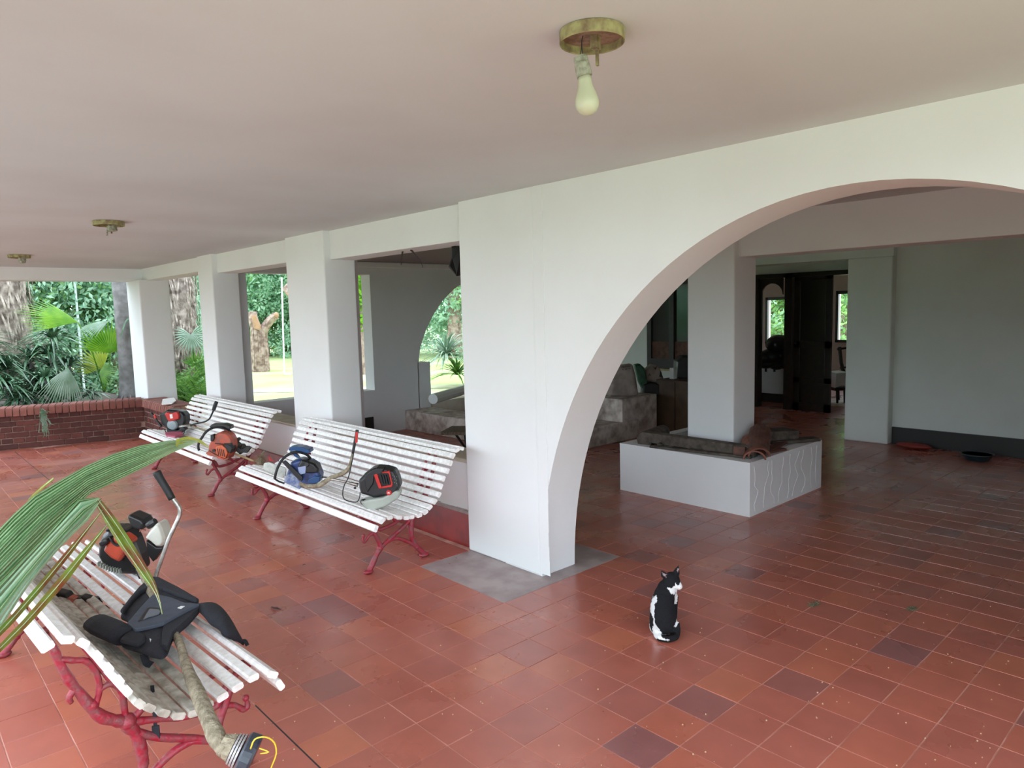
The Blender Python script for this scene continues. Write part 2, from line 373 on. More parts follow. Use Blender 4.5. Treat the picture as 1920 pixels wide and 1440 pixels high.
struct('wall_beam_end', G().box(-2.7, 1.5, 8.5, 8.86, 2.125, ZC+.01), WALL, bevel=.006)
struct('wall_low_near', G().box(1.26, 1.5, 1.41, 3.215, 0, .585), WALL, bevel=.01)
struct('trim_1', G().box(1.25, 1.51, 1.41, 3.215, .575, .605), TANSTONE, bevel=.006)
struct('wall_low_middle', G().box(1.26, 1.5, 3.915, 5.755, 0, .555), WALL, bevel=.01)
struct('trim_2', G().box(1.25, 1.51, 3.915, 5.755, .55, .575), TANSTONE, bevel=.006)
struct('wall_low_far', G().box(1.26, 1.5, 6.185, 8.3, 0, .47), TANSTONE, bevel=.01)
struct('baseboard_near', G().box(1.236, 1.262, 1.418, 3.208, 0, .235), REDP, bevel=.004)
struct('baseboard_middle', G().box(1.236, 1.262, 3.922, 5.748, 0, .235), REDP, bevel=.004)
tr = G()
for k in range(30):
    y = 1.418 + k*.0597; tr.box(1.232, 1.262, y, y+.058, .232, .248+random.uniform(0, .008))
struct('trim_3', tr, CONC)

# ---- cross wall of the inner porch, with a square window and an arch
YX, YB = 5.9, 6.12
g = G()
g.box(1.5, 1.64, YX, YB, 0, ZC+.01)
g.box(1.64, 3.27, YX, YB, 2.10, ZC+.01).box(1.64, 3.27, YX, YB, 0, .585)
arcL = [(3.98, .33), (3.985, .9), (4.03, 1.12), (4.13, 1.34), (4.27, 1.555), (4.43, 1.74), (4.66, 1.92), (4.95, 2.06), (5.3, 2.11)]
arcR = [(10.6-x, z) for x, z in arcL[::-1][1:]]
arc = arcL + arcR
g.box(3.27, 3.98, YX, YB, 0, ZC+.01).box(6.62, 6.75, YX, YB, 0, ZC+.01)
for k in range(len(arc)-1):
    (xa, za), (xb, zb) = arc[k], arc[k+1]
    if abs(xa-xb) < .004: continue
    g.add([(xa,YX,za),(xb,YX,zb),(xb,YX,ZC+.01),(xa,YX,ZC+.01),(xa,YB,za),(xb,YB,zb),(xb,YB,ZC+.01),(xa,YB,ZC+.01)],
          [(0,1,2,3),(7,6,5,4),(0,4,5,1)])
g.box(3.97, 4.18, YX, YB, 0, .9)
struct('wall_inner', g, WALL)
struct('wall_low_inner', G().box(4.17, 6.7, YX, YB, 0, .33), TANSTONE)
struct('ceiling_inner', G().box(1.51, 6.58, 1.45, 5.89, 2.262, 2.284), mat('dark_mauve_ceiling', (.26, .21, .21), .8))  # thin sheet just under the main ceiling, darker and more mauve
struct('trim_4', G().box(1.51, 6.7, YX-.045, YX+.01, 2.19, 2.262), WHITEP, bevel=.01)
struct('baseboard_inner', G().box(1.6, 3.22, YX-.02, YX+.002, 0, .235), DARKP)
# ---- back wall with glazed doors (x = 6.6), hall beyond, right wall
g = G().box(6.6, 6.75, 2.45, 3.1, 0, ZC+.01).box(6.6, 6.75, 3.93, 6.12, 0, ZC+.01).box(6.6, 6.75, 3.1, 3.93, 0, .72).box(6.6, 6.75, 3.1, 3.93, 1.97, ZC+.01)
struct('wall_back', g, WALLB)
struct('wall_pillar_right', G().box(6.6, 7.05, .70, 1.175, 0, 2.07), WALLB, bevel=.015)
struct('wall_beam_hall', G().box(6.62, 7.0, .70, 2.5, 2.07, ZC+.01), WALLB)
struct('wall_right', G().box(6.72, 6.95, -3.4, .72, 0, ZC+.01), WALLB)
struct('baseboard_right', G().box(6.69, 6.722, -3.4, .69, 0, .19), DARKP)
struct('wall_beam_planter', G().box(3.52, 3.80, -3.4, .78, 1.965, ZC+.01), WALL, bevel=.008)
struct('wall_side', G().box(-2.0 + 3.5, 6.9, -3.5, -3.35, 0, ZC+.01), WALL)
# hall: door wall at x=8.5
g = G().box(8.55, 8.7, 3.34, 5.9, 0, ZC+.01).box(8.55, 8.7, 1.0, 3.34, 2.02, ZC+.01).box(8.55, 8.7, .7, 1.7, 0, ZC+.01)
struct('wall_hall', g, WALLB)
struct('wall_hall_side', G().box(6.9, 12.6, .55, .70, 0, ZC+.01), WALLB)
# living room beyond: far wall with windows at x = 12.4 and side wall
ROOMP = mat('pink_room_paint', (.58, .50, .50), .8)
g = G()
def wallx(g, x0, x1, y0, y1, z0, z1, wins):
    ys = sorted(wins); y = y0
    for (a, b, c, d) in ys:
        g.box(x0, x1, y, a, z0, z1); g.box(x0, x1, a, b, z0, c); g.box(x0, x1, a, b, d, z1); y = b
    g.box(x0, x1, y, y1, z0, z1)
wallx(g, 12.4, 12.6, .7, 8.6, 0, ZC+.01, [(2.6, 3.74, .80, 1.80), (4.62, 5.20, .75, 1.72), (5.42, 6.2, .75, 1.72)])
struct('wall_living_room', g, ROOMP)
struct('wall_living_room_side', G().box(8.7, 12.6, 8.4, 8.6, 0, ZC+.01), ROOMP)
struct('wall_living_floor', G().box(8.6, 12.6, 5.85, 8.6, -.12, -.001), REDP)
struct('ceiling_living', G().box(6.9, 12.6, 8.8, 8.95, ZC, ZC+.16), CEIL)
for nm, (a, b, c, d) in (('window_1', (2.6, 3.74, .80, 1.80)), ('window_2', (4.62, 5.20, .75, 1.72)), ('window_3', (5.42, 6.2, .75, 1.72))):
    wf = G()
    for q in ((a, a+.05, c, d), (b-.05, b, c, d), (a, b, c, c+.05), (a, b, d-.06, d)): wf.box(12.36, 12.42, q[0], q[1], q[2], q[3])
    struct(nm, wf, WOODD)
struct('wall_parapet_hall', G().box(9.1, 9.35, 2.98, 5.0, .14, .56), WALL, bevel=.01)
struct('baseboard_hall', G().box(9.08, 9.37, 2.96, 5.0, 0, .14), DARKP)

# ---- garden ground (kept below the floor) and soil bed
struct('ground', G().add([(-60,-40,-.16),(90,-40,-.16),(90,90,-.16),(-60,90,-.16)], [(0,1,2,3)]), GRASS)
struct('ground_bed', G().box(-9, 1.12, 9.0, 13.5, -.15, .34).box(1.12, 1.5, 8.9, 12.5, -.15, .3).box(1.52, 3.0, 6.9, 12.0, -.15, .1), SOIL)

struct('ground_bounce_apron', G().box(-6.5, -2.7, -14, 12, -.16, -.02), mat('bounce_paving', (.50, .47, .46), .8, col2=(.42, .39, .38), scale=2))  # unseen paving added to keep green grass bounce off walls and ceiling

# ================================================================== BRICK PLANTER
bw = thing('brick_planter_wall', 'low dark red brick planter wall with rounded brick coping at the verandah end', 'wall', (1.05, 8.2, 0), kind='structure')
K0 = V((1.06, 8.2, 0)); BD = V((-1.58, .43, 0)).normalized(); BN = V((-BD.y, BD.x, 0)); BN = BN if BN.y < 0 else -BN   # BN points into the verandah
BLEN, BH = 3.3, .43
core = G(); core.obox(K0 + BD*BLEN/2 - BN*.125 + V((0,0,BH/2)), (BD, BN, (0,0,1)), (BLEN/2, .115, BH/2))
core.box(1.06, 1.2, 6.95, 8.2, 0, BH)
core.obox(K0 + BD*BLEN/2 - BN*.105 + V((0,0,BH+.045)), (BD, BN, (0,0,1)), (BLEN/2, .125, .043)).box(1.045, 1.3, 6.9, 8.18, BH, BH+.088)
obj('mortar_core', core, MORT, bw)
mesh_cache = {}
def piece(name, lx, ly, lz, m, parent, c, ax, prot=0):
    key = (name, round(lx, 3), round(ly, 3), round(lz, 3), m.name)
    if key not in mesh_cache:
        g = G().cbox((0,0,0), ((1,0,0),(0,1,0),(0,0,1)), (lx/2, ly/2, lz/2), min(lx, ly, lz)*.08)
        me = bpy.data.meshes.new(name); me.from_pydata([tuple(p) for p in g.v], [], g.f); me.materials.append(m); mesh_cache[key] = me
    o = bpy.data.objects.new(name, mesh_cache[key]); COL.objects.link(o); o.parent = parent
    mm = Matrix((V(ax[0]), V(ax[1]), V(ax[2]))).transposed().to_4x4(); mm.translation = V(c) - OFF[parent.name]
    o.matrix_local = mm; return o
CH = BH/6
for r_ in range(6):
    header = r_ % 2 == 1; L_ = .125 if header else .252; s_ = 0.0 if header else (-.06 if r_ % 4 == 0 else -.19)
    while s_ < BLEN:
        a, b = max(s_, .01), min(s_ + L_ - .012, BLEN)
        if b - a > .04:
            c = K0 + BD*(a+b)/2 - BN*(.045 - random.uniform(-.003, .004)) + V((0,0,(r_+.5)*CH))
            piece('brick', round(b-a, 2), .10, CH-.011, BRICK, bw, c, (BD, -BN, (0,0,1)))
        s_ += L_
    # return side facing the benches
    s_ = 0.0 if header else -.1
    while s_ < 1.2:
        a, b = max(s_, .01), min(s_ + L_ - .012, 1.2)
        if b - a > .04:
            piece('brick', round(b-a, 2), .08, CH-.011, BRICK, bw, V((1.095 - random.uniform(0, .004), 8.19-(a+b)/2, (r_+.5)*CH)), ((0,-1,0), (1,0,0), (0,0,1)))
        s_ += L_
# rounded coping bricks
def cope_mesh(wd, dep, hh):
    g = G(); n = 8; pr = [(-dep/2, -hh/2)] + [(-dep/2 + hh*.5*(1-math.cos(PI/2*k/n)) - 0, -hh/2 + hh*math.sin(PI/2*k/n)) for k in range(1, n+1)] + [(dep/2, hh/2), (dep/2, -hh/2)]
    vs = [(x, y, z) for x in (-wd/2, wd/2) for y, z in pr]; m_ = len(pr)
    g.add(vs, [tuple(range(m_)), tuple(range(m_, 2*m_))[::-1]] + [(i, m_+i, m_+(i+1) % m_, (i+1) % m_) for i in range(m_)])
    me = bpy.data.meshes.new('coping_brick'); me.from_pydata([tuple(p) for p in g.v], [], g.f); me.materials.append(COPE); return me
cm = cope_mesh(.066, .30, .105)
def cope(c, ax):
    o = bpy.data.objects.new('coping_brick', cm); COL.objects.link(o); o.parent = bw
    mm = Matrix((V(ax[0]), V(ax[1]), V(ax[2]))).transposed().to_4x4(); mm.translation = V(c) - OFF[bw.name]; o.matrix_local = mm
n_ = int(BLEN/.076)
for k in range(n_): cope(K0 + BD*(.06 + k*.076) - BN*.10 + V((0,0,BH+.0475+random.uniform(-.003, .003))), (-BD, -BN, (0,0,1)))
for k in range(17): cope(V((1.17, 8.15-.076*k, BH+.0475+random.uniform(-.003, .003))), ((0,-1,0), (1,0,0), (0,0,1)))

# ================================================================== BENCHES
S_PROF = [(.005,.345),(.030,.395),(.088,.400),(.142,.390),(.192,.378),(.240,.370),(.287,.369),(.333,.380),(.371,.402),(.408,.432),(.440,.468),
          (.466,.512),(.488,.558),(.511,.605),(.536,.650),(.564,.693),(.603,.722),(.652,.722)]
BL = 2.1
def frame_curves(wy):
    P = lambda l: [(u, wy, z) for u, z in l]
    return dict(
      front_leg=[(P([(.065,.006),(.085,.03),(.13,.10),(.158,.14),(.15,.185),(.12,.25),(.09,.32),(.06,.37)]), [.020,.019,.0165,.017,.016,.014,.013,.012]),
                 (P([(.158,.135),(.225,.178),(.30,.215),(.36,.25),(.42,.30),(.43,.335)]), [.014,.013,.013,.013,.015,.018]),
                 (P([(.125,.25),(.085,.235),(.055,.205),(.04,.215),(.045,.24)]), [.011,.010,.010,.009,.007])],
      rear_leg=[(P([(.495,.008),(.475,.03),(.435,.075),(.395,.15),(.392,.21),(.402,.27),(.425,.33)]), [.022,.019,.017,.017,.019,.018,.021]),
                (P([(.432,.08),(.376,.122),(.30,.165),(.235,.172),(.165,.14)]), [.015,.012,.012,.012,.012])],
      back_support=[(P([(.42,.325),(.463,.352),(.499,.381),(.52,.42),(.549,.480),(.572,.530),(.588,.58),(.602,.635),(.62,.69)]), [.020,.018,.018,.016,.0145,.014,.013,.012,.010]),
                    (P([(.59,.60),(.555,.583),(.521,.566),(.498,.52),(.494,.47),(.505,.43),(.512,.40)]), [.009,.010,.010,.009,.010,.010,.008]),
                    (P([(.494,.466),(.458,.470),(.434,.43),(.431,.377),(.428,.34)]), [.009,.010,.010,.010,.011]),
                    (P([(.555,.50),(.575,.475),(.57,.455)]), [.010,.009,.006])],
      seat_rail=[(P([(.42,.325),(.34,.300),(.274,.275),(.20,.26),(.147,.262),(.125,.30),(.09,.335),(.05,.355),(.02,.375)]), [.016,.012,.012,.012,.012,.012,.012,.011,.010]),
                 (P([(.42,.33),(.385,.35),(.36,.375)]), [.013,.012,.010]), (P([(.29,.28),(.262,.31),(.25,.355)]), [.012,.012,.010]),
                 (P([(.02,.36),(.06,.383),(.13,.376),(.21,.357),(.287,.350),(.345,.366),(.40,.408),(.452,.465),(.498,.56),(.548,.655),(.59,.70),(.64,.70)]), .009)])
def make_bench(name, label, dirty=False):
    t = thing(name, label, 'bench', (0,0,0), 'white slatted benches with red branch legs')
    for k, (u, z) in enumerate(S_PROF):
        a = S_PROF[max(k-1, 0)]; b = S_PROF[min(k+1, len(S_PROF)-1)]
        tx = V((b[0]-a[0], 0, b[1]-a[1])).normalized()
        if k == 0: tx = V((.5, 0, 1)).normalized()
        if k == len(S_PROF)-1: tx = V((1, 0, -.35)).normalized()
        nz = V((-tx.z, 0, tx.x)); hw = .0205 if k < 2 else (.0188 if k < 8 else .0178)
        e0, e1 = random.uniform(-.012, .012), random.uniform(-.012, .012)
        if k in (0, len(S_PROF)-1): e0 += .02
        sag = random.uniform(-.002, .002)
        g = G().cbox((u, (BL+e1+e0)/2, z + sag), ((0,1,0), tx, nz), ((BL+e1-e0)/2, hw, .0115), .005)
        obj('slat', g, SLATD if (dirty and 5 <= k <= 10) else SLAT, t)
    for wy in (.25, 1.92):
        fr = frame_curves(wy)
        for nm, cs in fr.items():
            g = G()
            for pts, rad in cs:
                sp = smoothpath(pts, 3); n = len(sp)
                rr = [rad]*n if not hasattr(rad, '__len__') else [rad[min(int(i/3), len(rad)-1)]*(1-(i % 3)/3) + rad[min(int(i/3)+1, len(rad)-1)]*((i % 3)/3) for i in range(n)]
                g.tube(sp, [q*random.uniform(.9, 1.15) for q in rr], 8, jit=.07)
            if nm == 'front_leg': g.ball((.068, wy, .012), (.034, .026, .014)); g.ball((.158, wy, .138), .021); g.ball((.045, wy, .245), .012)
            if nm == 'rear_leg': g.ball((.488, wy, .013), (.036, .026, .015)); g.ball((.43, wy, .08), .019)
            if nm == 'back_support': g.ball((.425, wy, .33), .027); g.ball((.52, wy, .425), .019)
            obj(nm, g, IRON, t, smooth=True)
    # bolts where slats meet the frame
    return t
bA = make_bench('park_bench', 'white slatted bench standing against the near low wall, carrying the blue saw')
bA.location = (.44, 1.28, 0); OFFA = V((.44, 1.28, 0))
bB = copy_tree(bA); bB.location = (.445, 3.97, 0); bB['label'] = 'farther white slatted bench beside the brick planter, carrying the orange saw'
bC = make_bench('park_bench', 'white slatted bench with grimy seat slats, holding the black harness in front of the others', True)
th = math.radians(3); axC = V((-math.sin(th), math.cos(th), 0)); dpC = V((math.cos(th), math.sin(th), 0))
bC.location = V((-1, 0, 0)) + dpC*.29 + axC*2.13; bC.rotation_euler = (0, 0, PI + th)
# ================================================================== BENCH ITEMS
ZS = .40
def slab(px, base, d0, d1, inset=.0):              # solid seen from here as this outline, standing at its real depth
    p0 = [onp(x, y, base, d0) for x, y in px]; return p0, FH*(d1-d0)
def C5(s): return [(480+a/6.4, 800+b/6.4) for a, b in s]
def C6(s): return [(270+a/7.11, 730+b/7.11) for a, b in s]
def C1(s): return [(150+a/6, 940+b/6) for a, b in s]

def solid(name, px, base, d0, d1, m, parent, inset=.0, bevel=.004, **k):
    g = G(); p, e = slab(px, base, d0, d1); g.prism(p, e, inset)
    return fix(obj(name, g, m, parent, bevel=bevel, **k))
def pipe(name, px, base, ds, rad, m, parent, seg=8, k=3, jit=0, **kw):
    ds = ds if hasattr(ds, '__len__') else [ds]*len(px)
    pts = smoothpath([onp(x, y, base, d) for (x, y), d in zip(px, ds)], k)
    if hasattr(rad, '__len__'):
        n = len(pts); rad = [rad[min(i//k, len(rad)-1)]*(1-(i % k)/k) + rad[min(i//k+1, len(rad)-1)]*((i % k)/k) for i in range(n)]
    return obj(name, G().tube(pts, rad, seg, jit=jit), m, parent, smooth=True, **kw)
def text(body, size, mtx, m, parent, name='lettering', ext=.0006):
    cu_ = bpy.data.curves.new(name, 'FONT'); cu_.body = body; cu_.size = size; cu_.extrude = ext; cu_.align_x = 'CENTER'; cu_.align_y = 'CENTER'
    o = bpy.data.objects.new(name, cu_); COL.objects.link(o); cu_.materials.append(m)
    dg = bpy.context.evaluated_depsgraph_get(); me = bpy.data.meshes.new_from_object(o.evaluated_get(dg)); bpy.data.objects.remove(o); me.materials.clear(); me.materials.append(m)
    o = bpy.data.objects.new(name, me); COL.objects.link(o)
    mm = mtx.copy(); mm.translation = mm.translation - OFF[parent.name]; o.parent = parent; o.matrix_local = mm
    OFF[o.name] = OFF[parent.name]; return o
def facing(p, tilt=0.0):
    z = -FH; x = V((FH.y, -FH.x, 0)); y = V((0,0,1)); r = Matrix.Rotation(tilt, 3, z); m_ = (r @ Matrix((x, y, z)).transposed()).to_4x4(); m_.translation = p; return m_

# ---- black and red trimmer at the right end of the near bench
B = on('z', .41, 705, 950)
t = thing('string_trimmer', 'black and red string trimmer with grey tank on right end of the near bench', 'trimmer', B)
solid('fuel_tank', C5([(1245,905),(1290,970),(1335,1012),(1405,1018),(1560,965),(1710,865),(1730,790),(1680,765),(1520,850),(1360,875)]), B, -.05, .06, TANK, t, .006, .01)
c = onp(*C5([(1292,900)])[0], B, -.02); obj('tank_cap', G().lathe(c, V((-.6,0,.15))-FH*.2, [(.0,-.012),(.017,-.012),(.018,.01),(.014,.016),(0,.016)]), BLACK, t, smooth=False)
solid('engine_housing', C5([(1225,650),(1300,575),(1370,520),(1450,492),(1560,500),(1660,530),(1705,620),(1728,720),(1690,800),(1600,850),(1520,840),(1400,860),(1335,835),(1250,812),(1232,740)]), B, -.045, .075, BLACK, t, .012, .008)
solid('cylinder_cover', C5([(1295,590),(1370,520),(1450,492),(1540,500),(1520,560),(1420,575),(1400,700),(1330,800),(1300,700)]), B, -.062, .03, BLACK, t, .008, .004)
gr = solid('red_grille', C5([(1410,575),(1455,560),(1500,720),(1620,700),(1590,560),(1480,540),(1460,552),(1600,535),(1640,700),(1625,725),(1490,745),(1470,735)]), B, -.060, -.04, REDPL, t, 0, .002)
solid('grille_bar', C5([(1412,580),(1450,566),(1508,735),(1475,745)]), B, -.066, -.04, REDPL, t, 0, .002)
for k in range(4):
    x = 1490+k*30; solid('cooling_slot', C5([(x,585),(x+10,583),(x+34,690),(x+24,693)]), B, -.064, -.045, RUBBER, t, 0, 0)
vg = G()
for i in range(3):
    for j in range(3):
        c = onp(*C5([(1640+i*24, 585+j*40+i*8)])[0], B, -.047); vg.ball(c, .0022, 6, 4)
obj('vent_hole', vg, TANK, t, kind='stuff')
c = onp(*C5([(1596,790)])[0], B, -.05); bd = obj('starter_badge', G().lathe(c, -FH, [(0,-.01),(.0165,-.01),(.0165,.005),(.014,.007),(0,.007)], 24), REDPL, t)
bm_ = G(); RX = V((FH.y, -FH.x, 0))
for dx, dz, l in ((-.004,.004,.004),(.003,.003,.005),(-.002,-.002,.006),(.005,-.005,.003)): bm_.obox(c - FH*.0073 + RX*dx + V((0,0,dz)), (RX+V((0,0,.3)), V((0,0,1)), FH), (l, .0012, .0006))
obj('badge_print', bm_, WHITEPL, bd)
c0, c1 = onp(*C5([(1225,700)])[0], B, .0), onp(*C5([(1140,680)])[0], B, .0)
obj('clutch_neck', G().tube([c0, c0*.5+c1*.5, c1], [.013,.010,.012], 10), METAL, t, smooth=True)
c = onp(*C5([(1188,735)])[0], B, -.01); obj('clamp_knob', G().ball(c, .008), BLACK, t, smooth=True)
pipe('drive_shaft', C5([(1160,685),(1060,660),(960,640),(860,625)]), B, 0.0, .0075, METAL, t)
pipe('mud_caked_sleeve', C5([(525,680),(600,715),(700,715),(790,690),(860,640),(950,595),(1060,550),(1120,480),(1145,400),(1160,320)]), B, [-.03,-.03,-.02,-.01,0,.01,.01,.01,.01,.01], [.012,.014,.015,.015,.015,.014,.014,.011,.009,.008], DIRT, t, jit=.12, label='sleeve caked with dried mud')
pipe('grip', C5([(1160,330),(1180,220),(1200,120),(1215,40)]), B, .01, [.008,.0095,.010,.011], BLACK, t)
solid('trigger', C5([(1192,70),(1222,60),(1215,190),(1190,200)]), B, -.004, .008, REDPL, t, 0, .001)
pipe('throttle_cable', C5([(1170,330),(1140,480),(1105,620),(1060,700),(1040,800),(1060,870),(1140,900),(1215,900),(1245,840),(1250,790)]), B, -.015, .0032, RUBBER, t, 6)
pipe('loop_cord', C5([(1300,600),(1310,560),(1380,520),(1440,500)]), B, -.07, .002, RUBBER, t, 5)

# ---- blue chainsaw
B = on('z', .40, 567, 915)
t = thing('chainsaw', 'blue chainsaw with a black wraparound handle on left half of near bench', 'chainsaw', B)
solid('guide_bar', C5([(85,480),(95,440),(150,428),(340,490),(358,520),(350,590),(290,612),(120,530),(95,510)]), B, .02, .032, BARM, t, 0, .002)
solid('engine_body', C5([(345,620),(385,500),(410,430),(520,395),(640,420),(720,470),(765,590),(755,660),(640,760),(520,745),(340,670)]), B, -.03, .10, BLUEPL, t, .012, .008)
solid('air_filter_cover', C5([(490,470),(540,400),(620,420),(700,450),(748,510),(740,560),(640,570),(560,560)]), B, -.045, .06, BLACK, t, .01, .006)
solid('fan_cover', C5([(615,640),(700,590),(770,600),(765,660),(700,690),(630,690)]), B, -.04, .03, NAVY, t, .004, .004)
solid('clutch_cover', C5([(330,670),(345,600),(420,560),(500,600),(540,680),(530,760),(440,720)]), B, -.05, .0, mat('faded_blue_cover', (.10,.14,.30), .45, col2=(.30,.34,.42), scale=45), t, .006, .004)
solid('decal', C5([(500,490),(600,470),(590,560),(520,580)]), B, -.048, -.03, mat('decal_pale_blue', (.30,.36,.55), .4), t, .0, .002)
solid('rear_grip_bar', C5([(305,425),(345,405),(560,610),(550,655),(500,630)]), B, -.065, -.045, BLACK, t, .0, .004)
pipe('front_handle', C5([(225,625),(235,570),(265,480),(320,390),(400,330),(500,305),(600,330),(650,380),(680,450)]), B, [-.07,-.07,-.06,-.05,-.03,-.01,.03,.06,.08], .0095, RUBBER, t, 10)
pipe('handle_lower_tube', C5([(225,625),(270,655),(340,680)]), B, [-.07,-.06,-.04], .006, RUBBER, t)
solid('hand_guard', C5([(385,275),(400,250),(470,238),(560,250),(635,280),(652,312),(620,325),(540,300),(450,290),(400,292)]), B, -.01, .09, NAVY, t, .002, .004, label='blue hand guard')
solid('cover_strap', C5([(400,300),(480,370),(520,385),(500,345),(440,300)]), B, .02, .05, NAVY, t, 0, .002)
c = onp(*C5([(610,455)])[0], B, -.05); obj('cap', G().lathe(c, -FH+V((0,0,.4)), [(0,-.01),(.014,-.01),(.014,.006),(0,.006)]), BLACK, t)
pipe('sticking_out_spike', C5([(715,600),(800,605),(850,610)]), B, .02, [.006,.005,.003], BLACK, t, 6)

# ---- orange chainsaw on the far bench
B = on('z', .40, 415, 858)
t = thing('chainsaw', 'dusty orange chainsaw with black top handle on the bench by the brick planter', 'chainsaw', B)
solid('engine_body', C6([(840,860),(850,760),(880,690),(930,605),(1010,572),(1090,580),(1140,620),(1172,680),(1180,800),(1140,890),(1120,930),(1060,930)]), B, -.01, .13, ORPL, t, .012, .006)
sc_ = solid('starter_cover', C6([(960,860),(950,790),(970,750),(1040,745),(1090,790),(1115,850),(1085,925),(1000,900)]), B, -.035, .0, mat('brighter_orange', (.62,.13,.05), .4, vary=.25, scale=25), t, .004, .004)
for k in range(4):
    x = 975+k*26; solid('slot', C6([(x,790+k*6),(x+9,788+k*6),(x+22,880+k*6),(x+12,882+k*6)]), B, -.038, -.01, RUBBER, sc_, 0, 0)
solid('base_foot', C6([(820,850),(860,820),(960,880),(1080,930),(1130,905),(1120,935),(1060,945),(940,900),(850,880)]), B, -.03, .1, ORPL, t, 0, .003)
solid('filter_housing', C6([(1060,720),(1160,720),(1175,800),(1150,860),(1110,830),(1060,760)]), B, -.025, .08, BLACK, t, .004, .004)
pipe('front_handle', C6([(735,815),(722,760),(740,690),(775,640),(815,580),(880,530),(960,505),(1060,515),(1130,540),(1165,600),(1175,680)]), B, [-.06,-.06,-.05,-.04,-.03,-.01,.02,.05,.08,.09,.09], .0105, RUBBER, t, 10)
solid('hand_guard', C6([(868,500),(900,466),(1060,462),(1145,488),(1148,535),(1110,525),(1070,500),(960,500),(890,520)]), B, .0, .09, BLACK, t, .002, .004)
solid('throttle_block', C6([(885,610),(920,600),(935,650),(910,700),(885,690)]), B, -.03, .02, BLACK, t, 0, .003)
c = onp(*C6([(930,815)])[0], B, -.03); obj('cap', G().lathe(c, -FH, [(0,-.01),(.012,-.01),(.012,.006),(0,.006)]), BLACK, t)
pipe('spark_lead', C6([(945,720),(1030,730),(1120,740),(1150,760)]), B, -.03, .004, RUBBER, t, 6)
# tan shaft with a dirty gear head beside it
t = thing('grass_cutter', 'muddy brush cutter gear head with a pale stick poking past the bench end', 'tool', on('z', .40, 455, 852))
B = on('z', .40, 455, 852)
g = G()
for a, r in (((1235,690),.030),((1260,745),.034),((1320,770),.034),((1370,790),.026),((1290,820),.032),((1200,820),.02),((1270,660),.016)):
    g.ball(onp(*C6([a])[0], B, random.uniform(-.01, .03)), r*.9, 8, 6, jit=.12)
obj('gear_housing', g, mat('oily_dirt', (.07,.062,.045), .8, col2=(.02,.018,.014), scale=50, bump=.8), t)
solid('guard_plate', C6([(1195,800),(1240,840),(1370,850),(1420,780),(1380,760),(1290,800),(1240,770)]), B, -.03, .01, BLACK, t, 0, .003)
pipe('stick', C6([(1130,835),(1240,870),(1360,915),(1475,960)]), B, [0,-.01,-.02,-.02], .009, STICK, t, 7)
def clump(name, c, r, n, m, parent, ln=.05, **k):
    g = G()
    for _ in range(n):
        d = V((random.gauss(0,1), random.gauss(0,1), random.gauss(0,1))).normalized(); p = V(c) + V((d.x*r[0], d.y*r[1], d.z*r[2]))*random.uniform(.3, 1)
        e = V((random.gauss(0,1), random.gauss(0,1), random.gauss(0,.8))).normalized(); f = e.orthogonal().normalized()*.0012
        q = p + e*ln*random.uniform(.5, 1)
        g.add([p-f, p+f, q+f*.4, q-f*.4], [(0,1,2,3)])
    return obj(name, g, m, parent, kind='stuff' if parent is None else None, **k)
B = on('z', .33, 489, 868)
t = thing('shaggy_bundle', 'shaggy dry grass wound round a trimmer head between the two benches', 'trimmer head', B)
obj('hub', G().ball(B, (.035,.035,.05), 10, 7, jit=.1), DIRT, t)
clump('dry_grass', B, (.05,.05,.085), 500, DRY, t, .06)
solid('red_tip', C6([(1655,890),(1690,930),(1720,960),(1670,955)]), B, -.02, .01, REDPL, t, 0, .001)
pipe('shaft', C6([(1500,970),(1560,900),(1600,830)]), B, [0,.05,.15], .010, DIRT, t, 8)

# ---- red trimmer on the far end of the far bench
B = on('z', .40, 322, 812)
t = thing('string_trimmer', 'red and black string trimmer with curved handlebar at planter end of the far bench', 'trimmer', B)
solid('engine_housing', C6([(190,340),(240,310),(300,275),(430,285),(500,300),(540,350),(545,430),(520,520),(400,560),(280,520),(220,470)]), B, .0, .15, BLACK, t, .014, .008)
solid('red_cover', C6([(268,330),(300,305),(360,318),(440,300),(462,350),(460,400),(400,420),(330,435),(300,400)]), B, -.03, .05, REDPL, t, .006, .006)
solid('pale_label', C6([(340,335),(375,330),(385,385),(350,390)]), B, -.034, -.02, WHITEPL, t, 0, 0)
c = onp(*C6([(378,475)])[0], B, -.01); obj('fan_disc', G().lathe(c, -FH, [(0,-.03),(.055,-.03),(.056,.0),(.045,.014),(.02,.02),(0,.02)], 24), mat('grey_blue_metal', (.25,.31,.33), .45), t)
solid('guard', C6([(300,520),(360,550),(450,550),(520,500),(540,540),(480,590),(380,600),(300,565)]), B, -.04, .05, BLACK, t, 0, .004)
pipe('grip', C6([(95,315),(140,370),(180,430),(235,500)]), B, -.03, [.014,.013,.011,.012], BLACK, t, 8)
solid('trigger', C6([(120,345),(145,335),(160,385),(140,392)]), B, -.05, -.03, REDPL, t, 0, .002)
pipe('throttle_cable', C6([(270,530),(310,590),(400,630),(480,625),(535,580),(540,510)]), B, -.04, .0045, RUBBER, t, 6)
obj('clutch_neck', G().tube([onp(*C6([q])[0], B, 0) for q in ((480,500),(540,490),(600,480))], [.024,.018,.014], 10), METAL, t, smooth=True)
pipe('handlebar', C6([(620,480),(700,455),(800,435),(870,395),(905,330),(930,270)]), B, [-.05,-.13,-.22,-.3,-.34,-.36], .0085, RUBBER, t)
pipe('handlebar_grip', C6([(928,280),(945,220),(968,165)]), B, -.37, [.017,.019,.018], RUBBER, t, 10)
pipe('drive_shaft', C6([(600,480),(720,520),(840,560),(960,600)]), B, [-.02,-.10,-.18,-.28], .010, DIRT, t)
